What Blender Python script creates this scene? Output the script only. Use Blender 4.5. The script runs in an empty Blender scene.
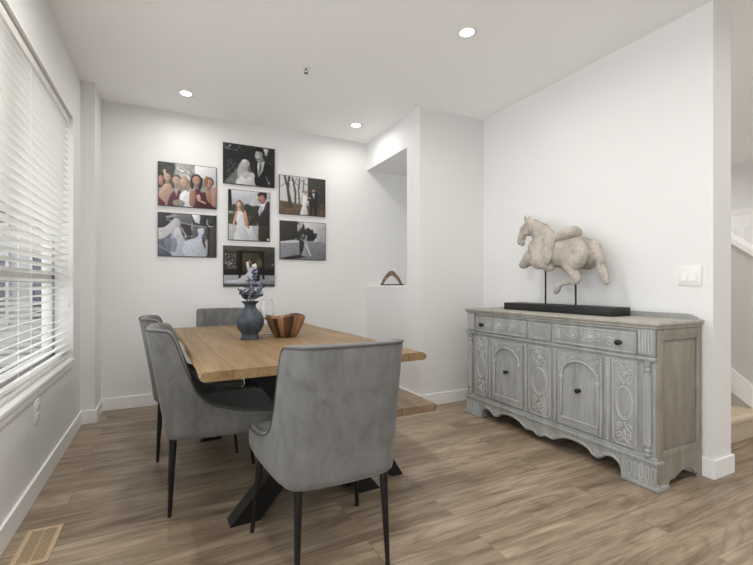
import bpy, bmesh, math, random
import numpy as np
from mathutils import Vector, Matrix
random.seed(7)
PI = math.pi
S = bpy.context.scene
COL = S.collection

# ------------------------------------------------------------------ helpers
def tag(o, label=None, cat=None, group=None, kind=None):
    if label: o['label'] = label
    if cat: o['category'] = cat
    if group: o['group'] = group
    if kind: o['kind'] = kind
    return o

def empty(name, loc=(0, 0, 0), rz=0, label=None, cat=None, group=None):
    o = bpy.data.objects.new(name, None)
    COL.objects.link(o)
    o.location = loc
    o.rotation_euler = (0, 0, rz)
    o.empty_display_size = .05
    return tag(o, label, cat, group)

def children(o):
    return [c for c in bpy.data.objects if c.parent == o]

def copy_tree(o, parent=None):
    kids = children(o)
    c = o.copy()
    COL.objects.link(c)
    c.parent = parent
    for k in kids:
        copy_tree(k, c)
    return c

def obj(name, bm, mat, parent=None, smooth=40, recalc=True):
    if recalc:
        bmesh.ops.recalc_face_normals(bm, faces=bm.faces)
    me = bpy.data.meshes.new(name)
    bm.to_mesh(me)
    bm.free()
    for m in (mat if isinstance(mat, (list, tuple)) else [mat]):
        me.materials.append(m)
    if smooth is not None:
        me.polygons.foreach_set('use_smooth', [True] * len(me.polygons))
        me.set_sharp_from_angle(angle=math.radians(smooth))
    o = bpy.data.objects.new(name, me)
    COL.objects.link(o)
    if parent: o.parent = parent
    return o

def new(): return bmesh.new()

def box(bm, x0, x1, y0, y1, z0, z1, bev=0, seg=2):
    r = bmesh.ops.create_cube(bm, size=1)
    vs = r['verts']
    for v in vs:
        v.co = Vector(((x0 + x1) / 2 + v.co.x * (x1 - x0), (y0 + y1) / 2 + v.co.y * (y1 - y0), (z0 + z1) / 2 + v.co.z * (z1 - z0)))
    if bev:
        es = list({e for v in vs for e in v.link_edges})
        bmesh.ops.bevel(bm, geom=es, offset=bev, segments=seg, affect='EDGES', profile=.5)
    return bm

def lathe(bm, prof, n=32, c=(0, 0, 0), axis='Z', close=False):
    rings = []
    for r, h in prof:
        ring = []
        for i in range(n):
            a = 2 * PI * i / n
            p = (r * math.cos(a), r * math.sin(a), h)
            if axis == 'X': p = (h, p[0], p[1])
            if axis == 'Y': p = (p[0], h, p[1])
            ring.append(bm.verts.new((c[0] + p[0], c[1] + p[1], c[2] + p[2])))
        rings.append(ring)
    for a, b in zip(rings, rings[1:]):
        for i in range(n):
            bm.faces.new((a[i], a[(i + 1) % n], b[(i + 1) % n], b[i]))
    if close:
        a, b = rings[-1], rings[0]
        for i in range(n):
            bm.faces.new((a[i], a[(i + 1) % n], b[(i + 1) % n], b[i]))
    else:
        bm.faces.new(rings[0][::-1]); bm.faces.new(rings[-1])
    return bm

def tube(bm, pts, r, n=8, closed=False):
    pts = [Vector(p) for p in pts]
    m = len(pts)
    rs = r if isinstance(r, (list, tuple)) else [r] * m
    rings = []
    up = None
    for i, p in enumerate(pts):
        if closed: t = pts[(i + 1) % m] - pts[i - 1]
        else: t = pts[min(i + 1, m - 1)] - pts[max(i - 1, 0)]
        if t.length < 1e-9: t = Vector((0, 0, 1))
        t.normalize()
        if up is None:
            up = t.orthogonal().normalized()
        up = (up - t * up.dot(t))
        if up.length < 1e-6: up = t.orthogonal()
        up.normalize()
        b = t.cross(up)
        rings.append([bm.verts.new(p + (up * math.cos(2 * PI * k / n) + b * math.sin(2 * PI * k / n)) * rs[i]) for k in range(n)])
    for i in range(m if closed else m - 1):
        a, b2 = rings[i], rings[(i + 1) % m]
        for k in range(n):
            bm.faces.new((a[k], a[(k + 1) % n], b2[(k + 1) % n], b2[k]))
    if not closed:
        bm.faces.new(rings[0][::-1]); bm.faces.new(rings[-1])
    return bm

def sphere(bm, c, r, sub=2, sc=(1, 1, 1)):
    m = Matrix.Translation(c) @ Matrix.Diagonal((sc[0], sc[1], sc[2], 1))
    bmesh.ops.create_icosphere(bm, subdivisions=sub, radius=r, matrix=m)
    return bm

def prism(bm, pts, to3, d0, d1):
    """extrude a 2D outline between two depths; to3(a,b,d) -> xyz"""
    A = [bm.verts.new(to3(a, b, d0)) for a, b in pts]
    B = [bm.verts.new(to3(a, b, d1)) for a, b in pts]
    n = len(pts)
    bm.faces.new(A); bm.faces.new(B[::-1])
    for i in range(n):
        bm.faces.new((A[i], B[i], B[(i + 1) % n], A[(i + 1) % n]))
    return bm

def spline(P, n):
    """Catmull-Rom through points, n samples per span"""
    P = [Vector(p) for p in P]
    out = []
    for i in range(len(P) - 1):
        p0 = P[max(i - 1, 0)]; p1 = P[i]; p2 = P[i + 1]; p3 = P[min(i + 2, len(P) - 1)]
        for k in range(n):
            t = k / n
            out.append(.5 * ((2 * p1) + (p2 - p0) * t + (2 * p0 - 5 * p1 + 4 * p2 - p3) * t * t + (3 * p1 - p0 - 3 * p2 + p3) * t ** 3))
    out.append(P[-1])
    return out

def lin(c):
    return tuple(((v / 255) / 12.92 if v / 255 <= .04045 else ((v / 255 + .055) / 1.055) ** 2.4) for v in c)

# ------------------------------------------------------------------ materials
def mat(name, rgb, rough=.5, metal=0, spec=.5, **kw):
    m = bpy.data.materials.new(name)
    m.use_nodes = True
    b = m.node_tree.nodes['Principled BSDF']
    b.inputs['Base Color'].default_value = (*lin(rgb), 1)
    b.inputs['Roughness'].default_value = rough
    b.inputs['Metallic'].default_value = metal
    b.inputs['Specular IOR Level'].default_value = spec
    for k, v in kw.items():
        b.inputs[k.replace('_', ' ')].default_value = v
    return m

class NT:
    def __init__(s, m):
        s.t = m.node_tree; s.b = s.t.nodes['Principled BSDF']
    def n(s, typ, **kw):
        x = s.t.nodes.new(typ)
        for k, v in kw.items():
            if k.startswith('i_'): x.inputs[k[2:].replace('_', ' ')].default_value = v
            else: setattr(x, k, v)
        return x
    def l(s, a, b): s.t.links.new(a, b)
    def coord(s, sc=(1, 1, 1), rot=(0, 0, 0), out='Object'):
        tc = s.n('ShaderNodeTexCoord'); mp = s.n('ShaderNodeMapping')
        mp.inputs['Scale'].default_value = sc
        mp.inputs['Rotation'].default_value = rot
        s.l(tc.outputs[out], mp.inputs['Vector'])
        return mp.outputs['Vector']
    def ramp(s, fac, stops, interp='LINEAR'):
        r = s.n('ShaderNodeValToRGB')
        r.color_ramp.interpolation = interp
        e = r.color_ramp.elements
        while len(e) < len(stops): e.new(.5)
        for x, (p, c) in zip(e, stops):
            x.position = p
            x.color = (*lin(c), 1) if len(c) == 3 else c
        s.l(fac, r.inputs['Fac'])
        return r.outputs['Color']
    def mix(s, a, b, fac, mode='MIX'):
        x = s.n('ShaderNodeMix', data_type='RGBA', blend_type=mode)
        for inp, v in ((x.inputs[0], fac), (x.inputs[6], a), (x.inputs[7], b)):
            if hasattr(v, 'is_linked'): s.l(v, inp)
            elif isinstance(v, tuple): inp.default_value = (*lin(v), 1)
            else: inp.default_value = v
        return x.outputs[2]
    def math(s, op, a, b=0.0):
        x = s.n('ShaderNodeMath', operation=op)
        for inp, v in ((x.inputs[0], a), (x.inputs[1], b)):
            if hasattr(v, 'is_linked'): s.l(v, inp)
            else: inp.default_value = v
        return x.outputs[0]
    def bump(s, h, strength=.2, dist=.01):
        x = s.n('ShaderNodeBump', i_Strength=strength, i_Distance=dist)
        s.l(h, x.inputs['Height']); s.l(x.outputs['Normal'], s.b.inputs['Normal'])

def paint_mat(name, rgb, rough=.6):
    m = mat(name, rgb, rough, spec=.3)
    t = NT(m)
    n = t.n('ShaderNodeTexNoise', i_Scale=180.0, i_Detail=2.0)
    t.l(t.coord(), n.inputs['Vector'])
    t.bump(n.outputs['Fac'], .03, .002)
    return m

M = {}
M['wall'] = paint_mat('wall_paint', (233, 233, 232))
M['ceil'] = paint_mat('ceiling_paint', (249, 249, 249), .8)
M['trim'] = paint_mat('trim_paint', (243, 243, 242), .4)
M['kneewall_shaded'] = paint_mat('knee_wall_shade', (205, 204, 202))  # wall paint darkened: shade on the stair side put into the colour
M['black'] = mat('black_metal', (18, 18, 19), .42, spec=.4)
M['blackwood'] = mat('black_wood', (26, 26, 28), .5)
M['plastic'] = mat('white_plastic', (236, 236, 234), .3)
M['chrome'] = mat('sprinkler_metal', (150, 150, 150), .25, 1)
M['blind'] = mat('blind_slat', (226, 225, 221), .45, spec=.3)
M['vinyl'] = mat('window_vinyl', (172, 169, 164), .4)
M['vent'] = mat('vent_enamel', (196, 174, 143), .45)
M['ventdark'] = mat('hollow_shade', (88, 76, 58), .8)  # shade inside hollows put into the colour
M['darkknob'] = mat('bronze_knob', (24, 22, 22), .3, spec=.6)

def floor_mat():
    m = mat('plank_floor', (150, 130, 110), .38, spec=.4)
    t = NT(m)
    v = t.coord()
    br = t.n('ShaderNodeTexBrick', offset=.37, offset_frequency=2, squash=1.0)
    for k, x in (('Color1', (0, 0, 0, 1)), ('Color2', (1, 1, 1, 1)), ('Mortar', (0, 0, 0, 1)), ('Scale', 1.0), ('Mortar Size', .0011), ('Mortar Smooth', .1), ('Bias', 0.0), ('Brick Width', 1.22), ('Row Height', .182)):
        br.inputs[k].default_value = x
    t.l(v, br.inputs['Vector'])
    idv = t.math('MULTIPLY', br.outputs['Color'], 37.0)
    g = t.n('ShaderNodeTexNoise', noise_dimensions='4D', i_Scale=1.0, i_Detail=6.0, i_Roughness=.6, i_Distortion=.8)
    t.l(t.coord((1.6, 15, 1)), g.inputs['Vector']); t.l(idv, g.inputs['W'])
    f = t.n('ShaderNodeTexNoise', noise_dimensions='4D', i_Scale=1.0, i_Detail=3.0, i_Roughness=.7)
    t.l(t.coord((3.5, 70, 1)), f.inputs['Vector']); t.l(idv, f.inputs['W'])
    base = t.ramp(g.outputs['Fac'], [(.3, (126, 111, 94)), (.45, (156, 140, 121)), (.56, (174, 159, 139)), (.72, (195, 181, 162))])
    fine = t.ramp(f.outputs['Fac'], [(.32, (176, 170, 164)), (.52, (255, 255, 255))])
    lo = t.n('ShaderNodeTexNoise', noise_dimensions='4D', i_Scale=1.0, i_Detail=1.5, i_Roughness=.45, i_Distortion=.3)
    t.l(t.coord((.9, 6.5, 1)), lo.inputs['Vector']); t.l(idv, lo.inputs['W'])
    rings = t.math('SINE', t.math('MULTIPLY', lo.outputs['Fac'], 80.0))
    base = t.mix(base, t.ramp(rings, [(.0, (255, 255, 255)), (.6, (240, 237, 233)), (1.0, (206, 199, 190))]), .45, 'MULTIPLY')
    c = t.mix(base, fine, .6, 'MULTIPLY')
    tint = t.ramp(br.outputs['Color'], [(0, (226, 222, 218)), (.5, (246, 243, 240)), (1, (255, 252, 248))])
    c = t.mix(c, tint, 1.0, 'MULTIPLY')
    c = t.mix(c, (95, 80, 65), t.math('MULTIPLY', br.outputs['Fac'], .7))
    t.l(c, t.b.inputs['Base Color'])
    t.bump(f.outputs['Fac'], .06, .002)
    return m
M['floor'] = floor_mat()

def oak(name, stops, scale=(16, 1.6, 16), plank=.21):
    m = mat(name, stops[1], .45, spec=.35)
    t = NT(m)
    br = t.n('ShaderNodeTexBrick', offset=.5)
    for k, x in (('Color1', (0, 0, 0, 1)), ('Color2', (1, 1, 1, 1)), ('Mortar', (0, 0, 0, 1)), ('Scale', 1.0), ('Mortar Size', .0018), ('Mortar Smooth', .2), ('Bias', 0.0), ('Brick Width', 5.0), ('Row Height', plank)):
        br.inputs[k].default_value = x
    t.l(t.coord((1, 1, 1), (0, 0, PI / 2)), br.inputs['Vector'])
    g = t.n('ShaderNodeTexNoise', noise_dimensions='4D', i_Scale=1.0, i_Detail=7.0, i_Roughness=.62, i_Distortion=1.0)
    t.l(t.coord(scale), g.inputs['Vector'])
    t.l(t.math('MULTIPLY', br.outputs['Color'], 19.0), g.inputs['W'])
    f = t.n('ShaderNodeTexNoise', i_Scale=1.0, i_Detail=2.0)
    t.l(t.coord((150, 5, 150)), f.inputs['Vector'])
    c = t.ramp(g.outputs['Fac'], [(.3, stops[0]), (.5, stops[1]), (.7, stops[2])])
    c = t.mix(c, t.ramp(f.outputs['Fac'], [(.35, (214, 206, 198)), (.55, (255, 255, 255))]), .6, 'MULTIPLY')
    c = t.mix(c, (92, 70, 48), t.math('MULTIPLY', br.outputs['Fac'], .85))
    t.l(c, t.b.inputs['Base Color'])
    t.bump(f.outputs['Fac'], .08, .002)
    return m
M['table'] = oak('oak_tabletop', [(114, 92, 63), (140, 115, 82), (160, 135, 100)])
M['bench'] = oak('oak_bench', [(114, 95, 75), (138, 117, 95), (158, 138, 114)])

def velvet():
    m = mat('grey_velvet', (128, 129, 129), .75, spec=.2)
    t = NT(m)
    n = t.n('ShaderNodeTexNoise', i_Scale=17.0, i_Detail=5.0, i_Roughness=.65, i_Distortion=.8)
    t.l(t.coord((1, 1, .5)), n.inputs['Vector'])
    t.l(t.ramp(n.outputs['Fac'], [(.3, (98, 98, 96)), (.5, (111, 111, 109)), (.7, (121, 121, 119))]), t.b.inputs['Base Color'])
    f = t.n('ShaderNodeTexNoise', i_Scale=420.0, i_Detail=1.0)
    t.l(t.coord(), f.inputs['Vector'])
    t.bump(f.outputs['Fac'], .08, .001)
    t.b.inputs['Sheen Weight'].default_value = .2
    t.b.inputs['Sheen Roughness'].default_value = .4
    t.b.inputs['Sheen Tint'].default_value = (.97, .98, 1, 1)
    return m
M['velvet'] = velvet()
M['velvetpipe'] = mat('velvet_piping', (78, 78, 77), .8)

def sb_paint(name, cols):
    m = mat(name, cols[1], .55, spec=.3)
    t = NT(m)
    n = t.n('ShaderNodeTexNoise', i_Scale=1.0, i_Detail=6.0, i_Roughness=.65, i_Distortion=.6)
    t.l(t.coord((14, 14, 3.2)), n.inputs['Vector'])
    f = t.n('ShaderNodeTexNoise', i_Scale=1.0, i_Detail=3.0)
    t.l(t.coord((90, 90, 9)), f.inputs['Vector'])
    c = t.ramp(n.outputs['Fac'], [(.3, cols[0]), (.5, cols[1]), (.7, cols[2])])
    c = t.mix(c, t.ramp(f.outputs['Fac'], [(.35, (225, 222, 218)), (.6, (255, 255, 255))]), .4, 'MULTIPLY')
    t.l(c, t.b.inputs['Base Color'])
    return m
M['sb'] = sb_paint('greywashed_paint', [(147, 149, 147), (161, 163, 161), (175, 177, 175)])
M['sbside'] = sb_paint('greywashed_side_shaded', [(136, 130, 118), (149, 143, 131), (161, 155, 143)])  # browner ends: partly the wash, partly the fall of light put into the colour
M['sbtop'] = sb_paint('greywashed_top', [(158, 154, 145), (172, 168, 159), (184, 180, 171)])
M['carve'] = sb_paint('greywashed_carving_lit', [(173, 175, 173), (184, 186, 184), (195, 197, 195)])  # paler than the ground: highlights on the relief put into the colour

def plaster():
    m = mat('weathered_plaster', (176, 168, 157), .85, spec=.2)
    t = NT(m)
    n = t.n('ShaderNodeTexNoise', i_Scale=9.0, i_Detail=8.0, i_Roughness=.7)
    t.l(t.coord(), n.inputs['Vector'])
    f = t.n('ShaderNodeTexNoise', i_Scale=60.0, i_Detail=5.0, i_Roughness=.7)
    t.l(t.coord(), f.inputs['Vector'])
    c = t.ramp(n.outputs['Fac'], [(.3, (138, 132, 125)), (.45, (176, 169, 159)), (.58, (196, 188, 177)), (.75, (208, 195, 178))])
    c = t.mix(c, t.ramp(f.outputs['Fac'], [(.3, (160, 158, 156)), (.5, (255, 255, 255))]), .45, 'MULTIPLY')
    t.l(c, t.b.inputs['Base Color'])
    t.bump(f.outputs['Fac'], .5, .004)
    return m
M['plaster'] = plaster()

def vase_mat():
    m = mat('slate_blue_glaze', (58, 65, 74), .5, spec=.4)
    t = NT(m)
    n = t.n('ShaderNodeTexNoise', i_Scale=30.0, i_Detail=3.0)
    t.l(t.coord(), n.inputs['Vector'])
    t.l(t.ramp(n.outputs['Fac'], [(.35, (54, 61, 70)), (.65, (68, 76, 86))]), t.b.inputs['Base Color'])
    return m
M['vase'] = vase_mat()

def bowl_mat():
    m = mat('acacia_staves', (120, 80, 50), .35, spec=.5)
    t = NT(m)
    g = t.n('ShaderNodeTexGradient', gradient_type='RADIAL')
    t.l(t.coord(), g.inputs['Vector'])
    k = t.math('FLOOR', t.math('MULTIPLY', g.outputs['Fac'], 23.0))
    w = t.n('ShaderNodeTexWhiteNoise', noise_dimensions='1D')
    t.l(k, w.inputs['W'])
    c = t.ramp(w.outputs['Value'], [(0, (70, 50, 38)), (.2, (120, 86, 58)), (.42, (146, 106, 72)), (.6, (100, 70, 50)), (.8, (170, 130, 92))], 'CONSTANT')
    n = t.n('ShaderNodeTexNoise', i_Scale=1.0, i_Detail=4.0)
    t.l(t.coord((60, 60, 9)), n.inputs['Vector'])
    c = t.mix(c, t.ramp(n.outputs['Fac'], [(.3, (180, 170, 160)), (.6, (255, 255, 255))]), .8, 'MULTIPLY')
    t.l(c, t.b.inputs['Base Color'])
    return m
M['bowl'] = bowl_mat()

def carpet_mat():
    m = mat('beige_carpet', (190, 172, 148), .95, spec=.1)
    t = NT(m)
    n = t.n('ShaderNodeTexNoise', i_Scale=120.0, i_Detail=3.0)
    t.l(t.coord(), n.inputs['Vector'])
    t.l(t.ramp(n.outputs['Fac'], [(.3, (186, 170, 146)), (.7, (228, 214, 192))]), t.b.inputs['Base Color'])
    t.bump(n.outputs['Fac'], .8, .01)
    return m
M['carpet'] = carpet_mat()

def glass_mat(name, rough=0.0, ior=1.45):
    m = mat(name, (255, 255, 255), rough)
    m.node_tree.nodes['Principled BSDF'].inputs['Transmission Weight'].default_value = 1
    m.node_tree.nodes['Principled BSDF'].inputs['IOR'].default_value = ior
    return m
M['glass'] = glass_mat('clear_glass')

def pane_mat():   # thin window glass: mostly transparent with a faint reflection
    m = bpy.data.materials.new('window_glass'); m.use_nodes = True
    nt = m.node_tree; nt.nodes.clear()
    o = nt.nodes.new('ShaderNodeOutputMaterial'); mx = nt.nodes.new('ShaderNodeMixShader')
    tr = nt.nodes.new('ShaderNodeBsdfTransparent'); gl = nt.nodes.new('ShaderNodeBsdfGlossy')
    gl.inputs['Roughness'].default_value = .02
    mx.inputs[0].default_value = .06
    nt.links.new(tr.outputs[0], mx.inputs[1]); nt.links.new(gl.outputs[0], mx.inputs[2]); nt.links.new(mx.outputs[0], o.inputs[0])
    return m
M['pane'] = pane_mat()

def emis(name, rgb, st):
    m = mat(name, (255, 255, 255), .5)
    b = m.node_tree.nodes['Principled BSDF']
    b.inputs['Emission Color'].default_value = (*rgb, 1)
    b.inputs['Emission Strength'].default_value = st
    return m
M['lamp'] = emis('downlight_lens', (1, .95, .88), 9)

# ------------------------------------------------------------------ constants of the room
ZC = 2.715; XL = -.62; YB = 4.35; XB = 2.035; YBL = 3.22; XR = 2.77; YE = 1.285; XRE = 2.965
YREAR = -4.0; XFAR = 6.85; YFAR = 7.0
WY0, WY1, WZ0, WZ1 = 1.30, 3.696, .572, 2.307

def struct(name, bm, m, parent=None, smooth=None):
    o = obj(name, bm, m, parent, smooth)
    if not parent: o['kind'] = 'structure'
    return o

# ---- shell
bm = new(); box(bm, XL - .2, XFAR + .1, YREAR - .2, YFAR + .1, -.1, 0); struct('floor', bm, M['floor'])
bm = new(); box(bm, XL - .2, XFAR + .1, YREAR - .2, YFAR + .1, ZC, ZC + .12); struct('ceiling', bm, M['ceil'])

bm = new()   # left wall with its window opening and an added unseen one for light
T = .17
VY0, VY1, VZ0, VZ1 = -1.9, .95, .12, 2.5
box(bm, XL - T, XL, YREAR, VY0, 0, ZC)
box(bm, XL - T, XL, VY0, VY1, 0, VZ0)
box(bm, XL - T, XL, VY0, VY1, VZ1, ZC)
box(bm, XL - T, XL, VY1, WY0, 0, ZC)
box(bm, XL - T, XL, WY1, YB, 0, ZC)
box(bm, XL - T, XL, WY0, WY1, 0, WZ0)
box(bm, XL - T, XL, WY0, WY1, WZ1, ZC)
struct('wall_left', bm, M['wall'])
bm = new(); box(bm, XL, -.522, 4.005, YB, 0, ZC); struct('wall_pier', bm, M['wall'])
bm = new(); box(bm, XL - T, XR + .2, YB, YB + .15, 0, ZC); struct('wall_back', bm, M['wall'])

# block wall with the recessed niche (face at XB), closed in front at YBL
NY0, NZ0, NZ1 = 3.448, 1.075, 2.409
bm = new()
box(bm, XB, XB + .12, YBL, NY0, 0, ZC)
box(bm, XB, XB + .12, NY0, YB, 0, NZ0)
box(bm, XB, XB + .12, NY0, YB, NZ1, ZC)
box(bm, XB + .12, XR, NY0, YB, NZ1, NZ1 + .1)      # niche soffit
box(bm, XB + .12, XR, NY0, YB, NZ0 - .1, NZ0)      # niche bottom
box(bm, XB + .12, XR, NY0 - .05, NY0, NZ0 - .1, NZ1 + .1)   # niche front side
struct('wall_niche', bm, M['wall'])
bm = new(); box(bm, XB + .12, XR, YBL, YBL + .12, 0, ZC); struct('wall_return', bm, M['wall'])
bm = new(); box(bm, XR, XRE, YE, YFAR, 0, ZC); struct('wall_right', bm, M['wall'])
bm = new(); box(bm, XB - .004, XR, NY0 + .001, YB, NZ0, NZ0 + .022, .003); struct('trim_1', bm, M['trim'])   # niche ledge
# far hall and the rest of the open plan
bm = new(); box(bm, XFAR, XFAR + .1, YREAR, YFAR, 0, ZC); struct('wall_hall', bm, M['wall'])
bm = new()
box(bm, XRE, 4.4, YFAR, YFAR + .1, 0, ZC); box(bm, 6.6, XFAR, YFAR, YFAR + .1, 0, ZC); box(bm, 4.4, 6.6, YFAR, YFAR + .1, 0, .3); box(bm, 4.4, 6.6, YFAR, YFAR + .1, 2.45, ZC)  # opening in this unseen end wall added to light the hall
struct('wall_hall_end', bm, M['wall'])
bm = new()   # rear wall with an unseen bare opening added to let light in
RX0, RX1, RZ1 = 4.7, 6.6, 2.4
box(bm, XL - T, RX0, YREAR - .15, YREAR, 0, ZC)
box(bm, RX1, XFAR, YREAR - .15, YREAR, 0, ZC)
box(bm, RX0, RX1, YREAR - .15, YREAR, RZ1, ZC)
struct('wall_rear', bm, mat('rear_wall_low_bounce', (120, 118, 114), .7))  # grey chosen to cut the light this unseen wall bounces back

# baseboards
BH, BT = .108, .014
def base(name, *boxes):
    bm = new()
    for i, (x0, x1, y0, y1) in enumerate(boxes):
        e = .0007 * i
        box(bm, x0 + e, x1 - e, y0 + e, y1 - e, 0, BH - e, .003)
    struct(name, bm, M['trim'])
base('baseboard_left', (XL, XL + BT, YREAR, 4.005), (XL, -.522 + BT, 4.005 - BT, 4.005), (-.522, -.522 + BT, 4.005 - BT, YB))
base('baseboard_back', (-.522, XB, YB - BT, YB))
base('baseboard_niche', (XB - BT, XB, YBL - BT, YB), (XB - BT, XR, YBL - BT, YBL))
base('baseboard_right', (XR - BT, XR, YE - BT, YBL), (XR - BT, XRE + BT, YE - BT, YE), (XRE, XRE + BT, YE - BT, 1.47))

# ------------------------------------------------------------------ window
win = empty('window_1', (XL - .11, (WY0 + WY1) / 2, WZ0)); win['kind'] = 'structure'
def wpart(name, boxes, m, bev=.003):
    bm = new()
    for b in boxes: box(bm, *b, bev)
    o = obj(name, bm, m)
    o.parent = win; o.matrix_parent_inverse = Matrix.Translation(-win.location)
    return o
fx0, fx1 = XL - .165, XL - .105
wpart('window_frame', [(fx0, fx1, WY0, WY0 + .06, WZ0, WZ1), (fx0, fx1, WY1 - .06, WY1, WZ0, WZ1), (fx0, fx1, WY0, WY1, WZ0, WZ0 + .06), (fx0, fx1, WY0, WY1, WZ1 - .06, WZ1),
      (fx0, fx1, WY0, WY1, 1.115, 1.185), (fx0, fx1, 2.46, 2.54, WZ0, WZ1)], M['vinyl'])
wpart('window_pane', [(XL - .14, XL - .134, WY0 + .05, WY1 - .05, WZ0 + .05, WZ1 - .05)], M['pane'], 0)
wpart('window_sill', [(XL - .10, XL + .014, WY0 - .01, WY1 + .014, WZ0 - .024, WZ0 + .001)], M['trim'])
wpart('window_apron', [(XL, XL + .008, WY0 - .01, WY1 + .014, WZ0 - .06, WZ0 - .024)], M['trim'])
wpart('window_casing', [(XL, XL + .006, WY0 - .01, WY1 + .012, WZ1, WZ1 + .018), (XL, XL + .006, WY1, WY1 + .014, WZ0, WZ1 + .018)], M['trim'], .002)

win = empty('added_window', (XL - .11, (VY0 + VY1) / 2, VZ0)); win['kind'] = 'structure'  # unseen window added behind the camera to light the room
wpart('window_frame', [(fx0, fx1, VY0, VY0 + .06, VZ0, VZ1), (fx0, fx1, VY1 - .06, VY1, VZ0, VZ1), (fx0, fx1, VY0 + .001, VY1 - .001, VZ0, VZ0 + .06), (fx0, fx1, VY0 + .001, VY1 - .001, VZ1 - .06, VZ1), (fx0 + .001, fx1 - .001, -.5, -.43, VZ0 + .01, VZ1 - .01)], M['vinyl'])
wpart('window_pane', [(XL - .14, XL - .134, VY0 + .05, VY1 - .05, VZ0 + .05, VZ1 - .05)], M['pane'], 0)
blind = empty('window_blind', (XL - .045, (WY0 + WY1) / 2, WZ0), label='white horizontal slatted blind lowered over the large left window', cat='blind')
def bpart(name, bm, m, smooth=40):
    o = obj(name, bm, m, None, smooth)
    o.parent = blind; o.matrix_parent_inverse = Matrix.Translation(-blind.location)
    return o
bx = XL - .043
by0, by1 = WY0 + .012, WY1 - .014
bm = new(); box(bm, bx - .03, bx + .028, by0, by1, WZ1 - .055, WZ1 - .003, .004); bpart('head_rail', bm, M['blind'])
bm = new()
pitch = .0455; tilt = math.radians(14)
z = WZ0 + .055
while z < WZ1 - .07:
    # crowned slat, room edge slightly higher
    n = 6
    prev = None
    for k in range(n + 1):
        a = (k / n - .5) * .05
        crown = .003 * (1 - (2 * k / n - 1) ** 2)
        px = bx + a * math.cos(tilt) - crown * math.sin(tilt)
        pz = z + a * math.sin(tilt) + crown * math.cos(tilt)
        cur = [bm.verts.new((px, by0, pz)), bm.verts.new((px, by1, pz)), bm.verts.new((px, by1, pz + .0028)), bm.verts.new((px, by0, pz + .0028))]
        if prev:
            for j in range(4):
                bm.faces.new((prev[j], prev[(j + 1) % 4], cur[(j + 1) % 4], cur[j]))
        else: bm.faces.new(cur)
        prev = cur
    bm.faces.new(prev[::-1])
    z += pitch
bpart('slats', bm, M['blind'])
bm = new(); box(bm, bx - .025, bx + .025, by0, by1, WZ0 + .006, WZ0 + .026, .004); bpart('bottom_rail', bm, M['blind'])
for yy in (by0 + .12, 2.1, 2.75, by1 - .12):
    bm = new()
    for dx in (-.026, .026):
        tube(bm, [(bx + dx, yy, WZ0 + .02), (bx + dx, yy, WZ1 - .04)], .0012, 5)
    bpart('ladder_cord', bm, M['blind'])
bm = new(); tube(bm, [(bx + .034, 3.6, WZ1 - .05), (bx + .036, 3.6, .98)], .0012, 5); tube(bm, [(bx + .034, 3.615, WZ1 - .05), (bx + .036, 3.615, .97)], .0012, 5)
bpart('pull_cord', bm, M['blind'])
for yy, zz in ((3.6, .98), (3.615, .97)):
    bm = new(); lathe(bm, [(.003, zz + .012), (.007, zz), (.008, zz - .02), (.004, zz - .026)], 10, (bx + .036, yy, 0)); bpart('cord_tassel', bm, M['plastic'])

# neighbouring house seen between the slats
house = empty('neighbouring_house', (-3.2, 11, -3), label='pale neighbouring townhouse with dark windows seen through the blind slats', cat='house')
M['siding'] = mat('house_siding', (132, 131, 130), .8)
M['darkglass'] = mat('house_glass', (38, 44, 56), .2)
M['brick'] = mat('house_trim', (120, 118, 114), .8)
def hpart(name, bm, m, p=None):
    o = obj(name, bm, m, None, None); o.parent = p or house
    if p is None: o.matrix_parent_inverse = Matrix.Translation(-house.location)
    return o
bm = new(); box(bm, -5.5, -1.2, 11, 13, -3, 4.6); hpart('wall', bm, M['siding'])
for wx in (-4.6, -3.35, -2.5):
    for wz in (-1.9, .35, 2.35):
        bm = new(); box(bm, wx, wx + .42, 10.93, 11.02, wz, wz + 1.35); f = hpart('window', bm, M['darkglass'])
        bm = new()
        for b in ((wx - .05, wx, wz, wz + 1.35), (wx + .42, wx + .47, wz, wz + 1.35), (wx - .05, wx + .47, wz + 1.35, wz + 1.42), (wx - .05, wx + .47, wz - .06, wz), (wx, wx + .42, wz + .64, wz + .70)):
            box(bm, b[0], b[1], 10.88, 10.95, b[2], b[3])
        o = obj('window_trim', bm, M['siding'], None, None); o.parent = f
bm = new(); box(bm, -2.02, -1.9, 10.8, 10.95, -3, 4.6); hpart('downpipe', bm, M['darkglass'])
bm = new()
box(bm, -3.2, -2.1, 9.9, 11, -.35, -.2)
for k in range(9): box(bm, -3.2, -2.1, 9.9, 9.93, -.15 + k * .11, -.09 + k * .11)
hpart('balcony', bm, M['brick'])
bm = new(); box(bm, -5.7, -1.0, 10.7, 13, 4.6, 4.75); hpart('roof', bm, M['brick'])
M['asphalt'] = mat('asphalt', (150, 150, 148), .9)
bm = new(); box(bm, -14, XL - .3, 2, 30, -3.2, -3.0); struct('ground', bm, M['asphalt'])

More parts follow.
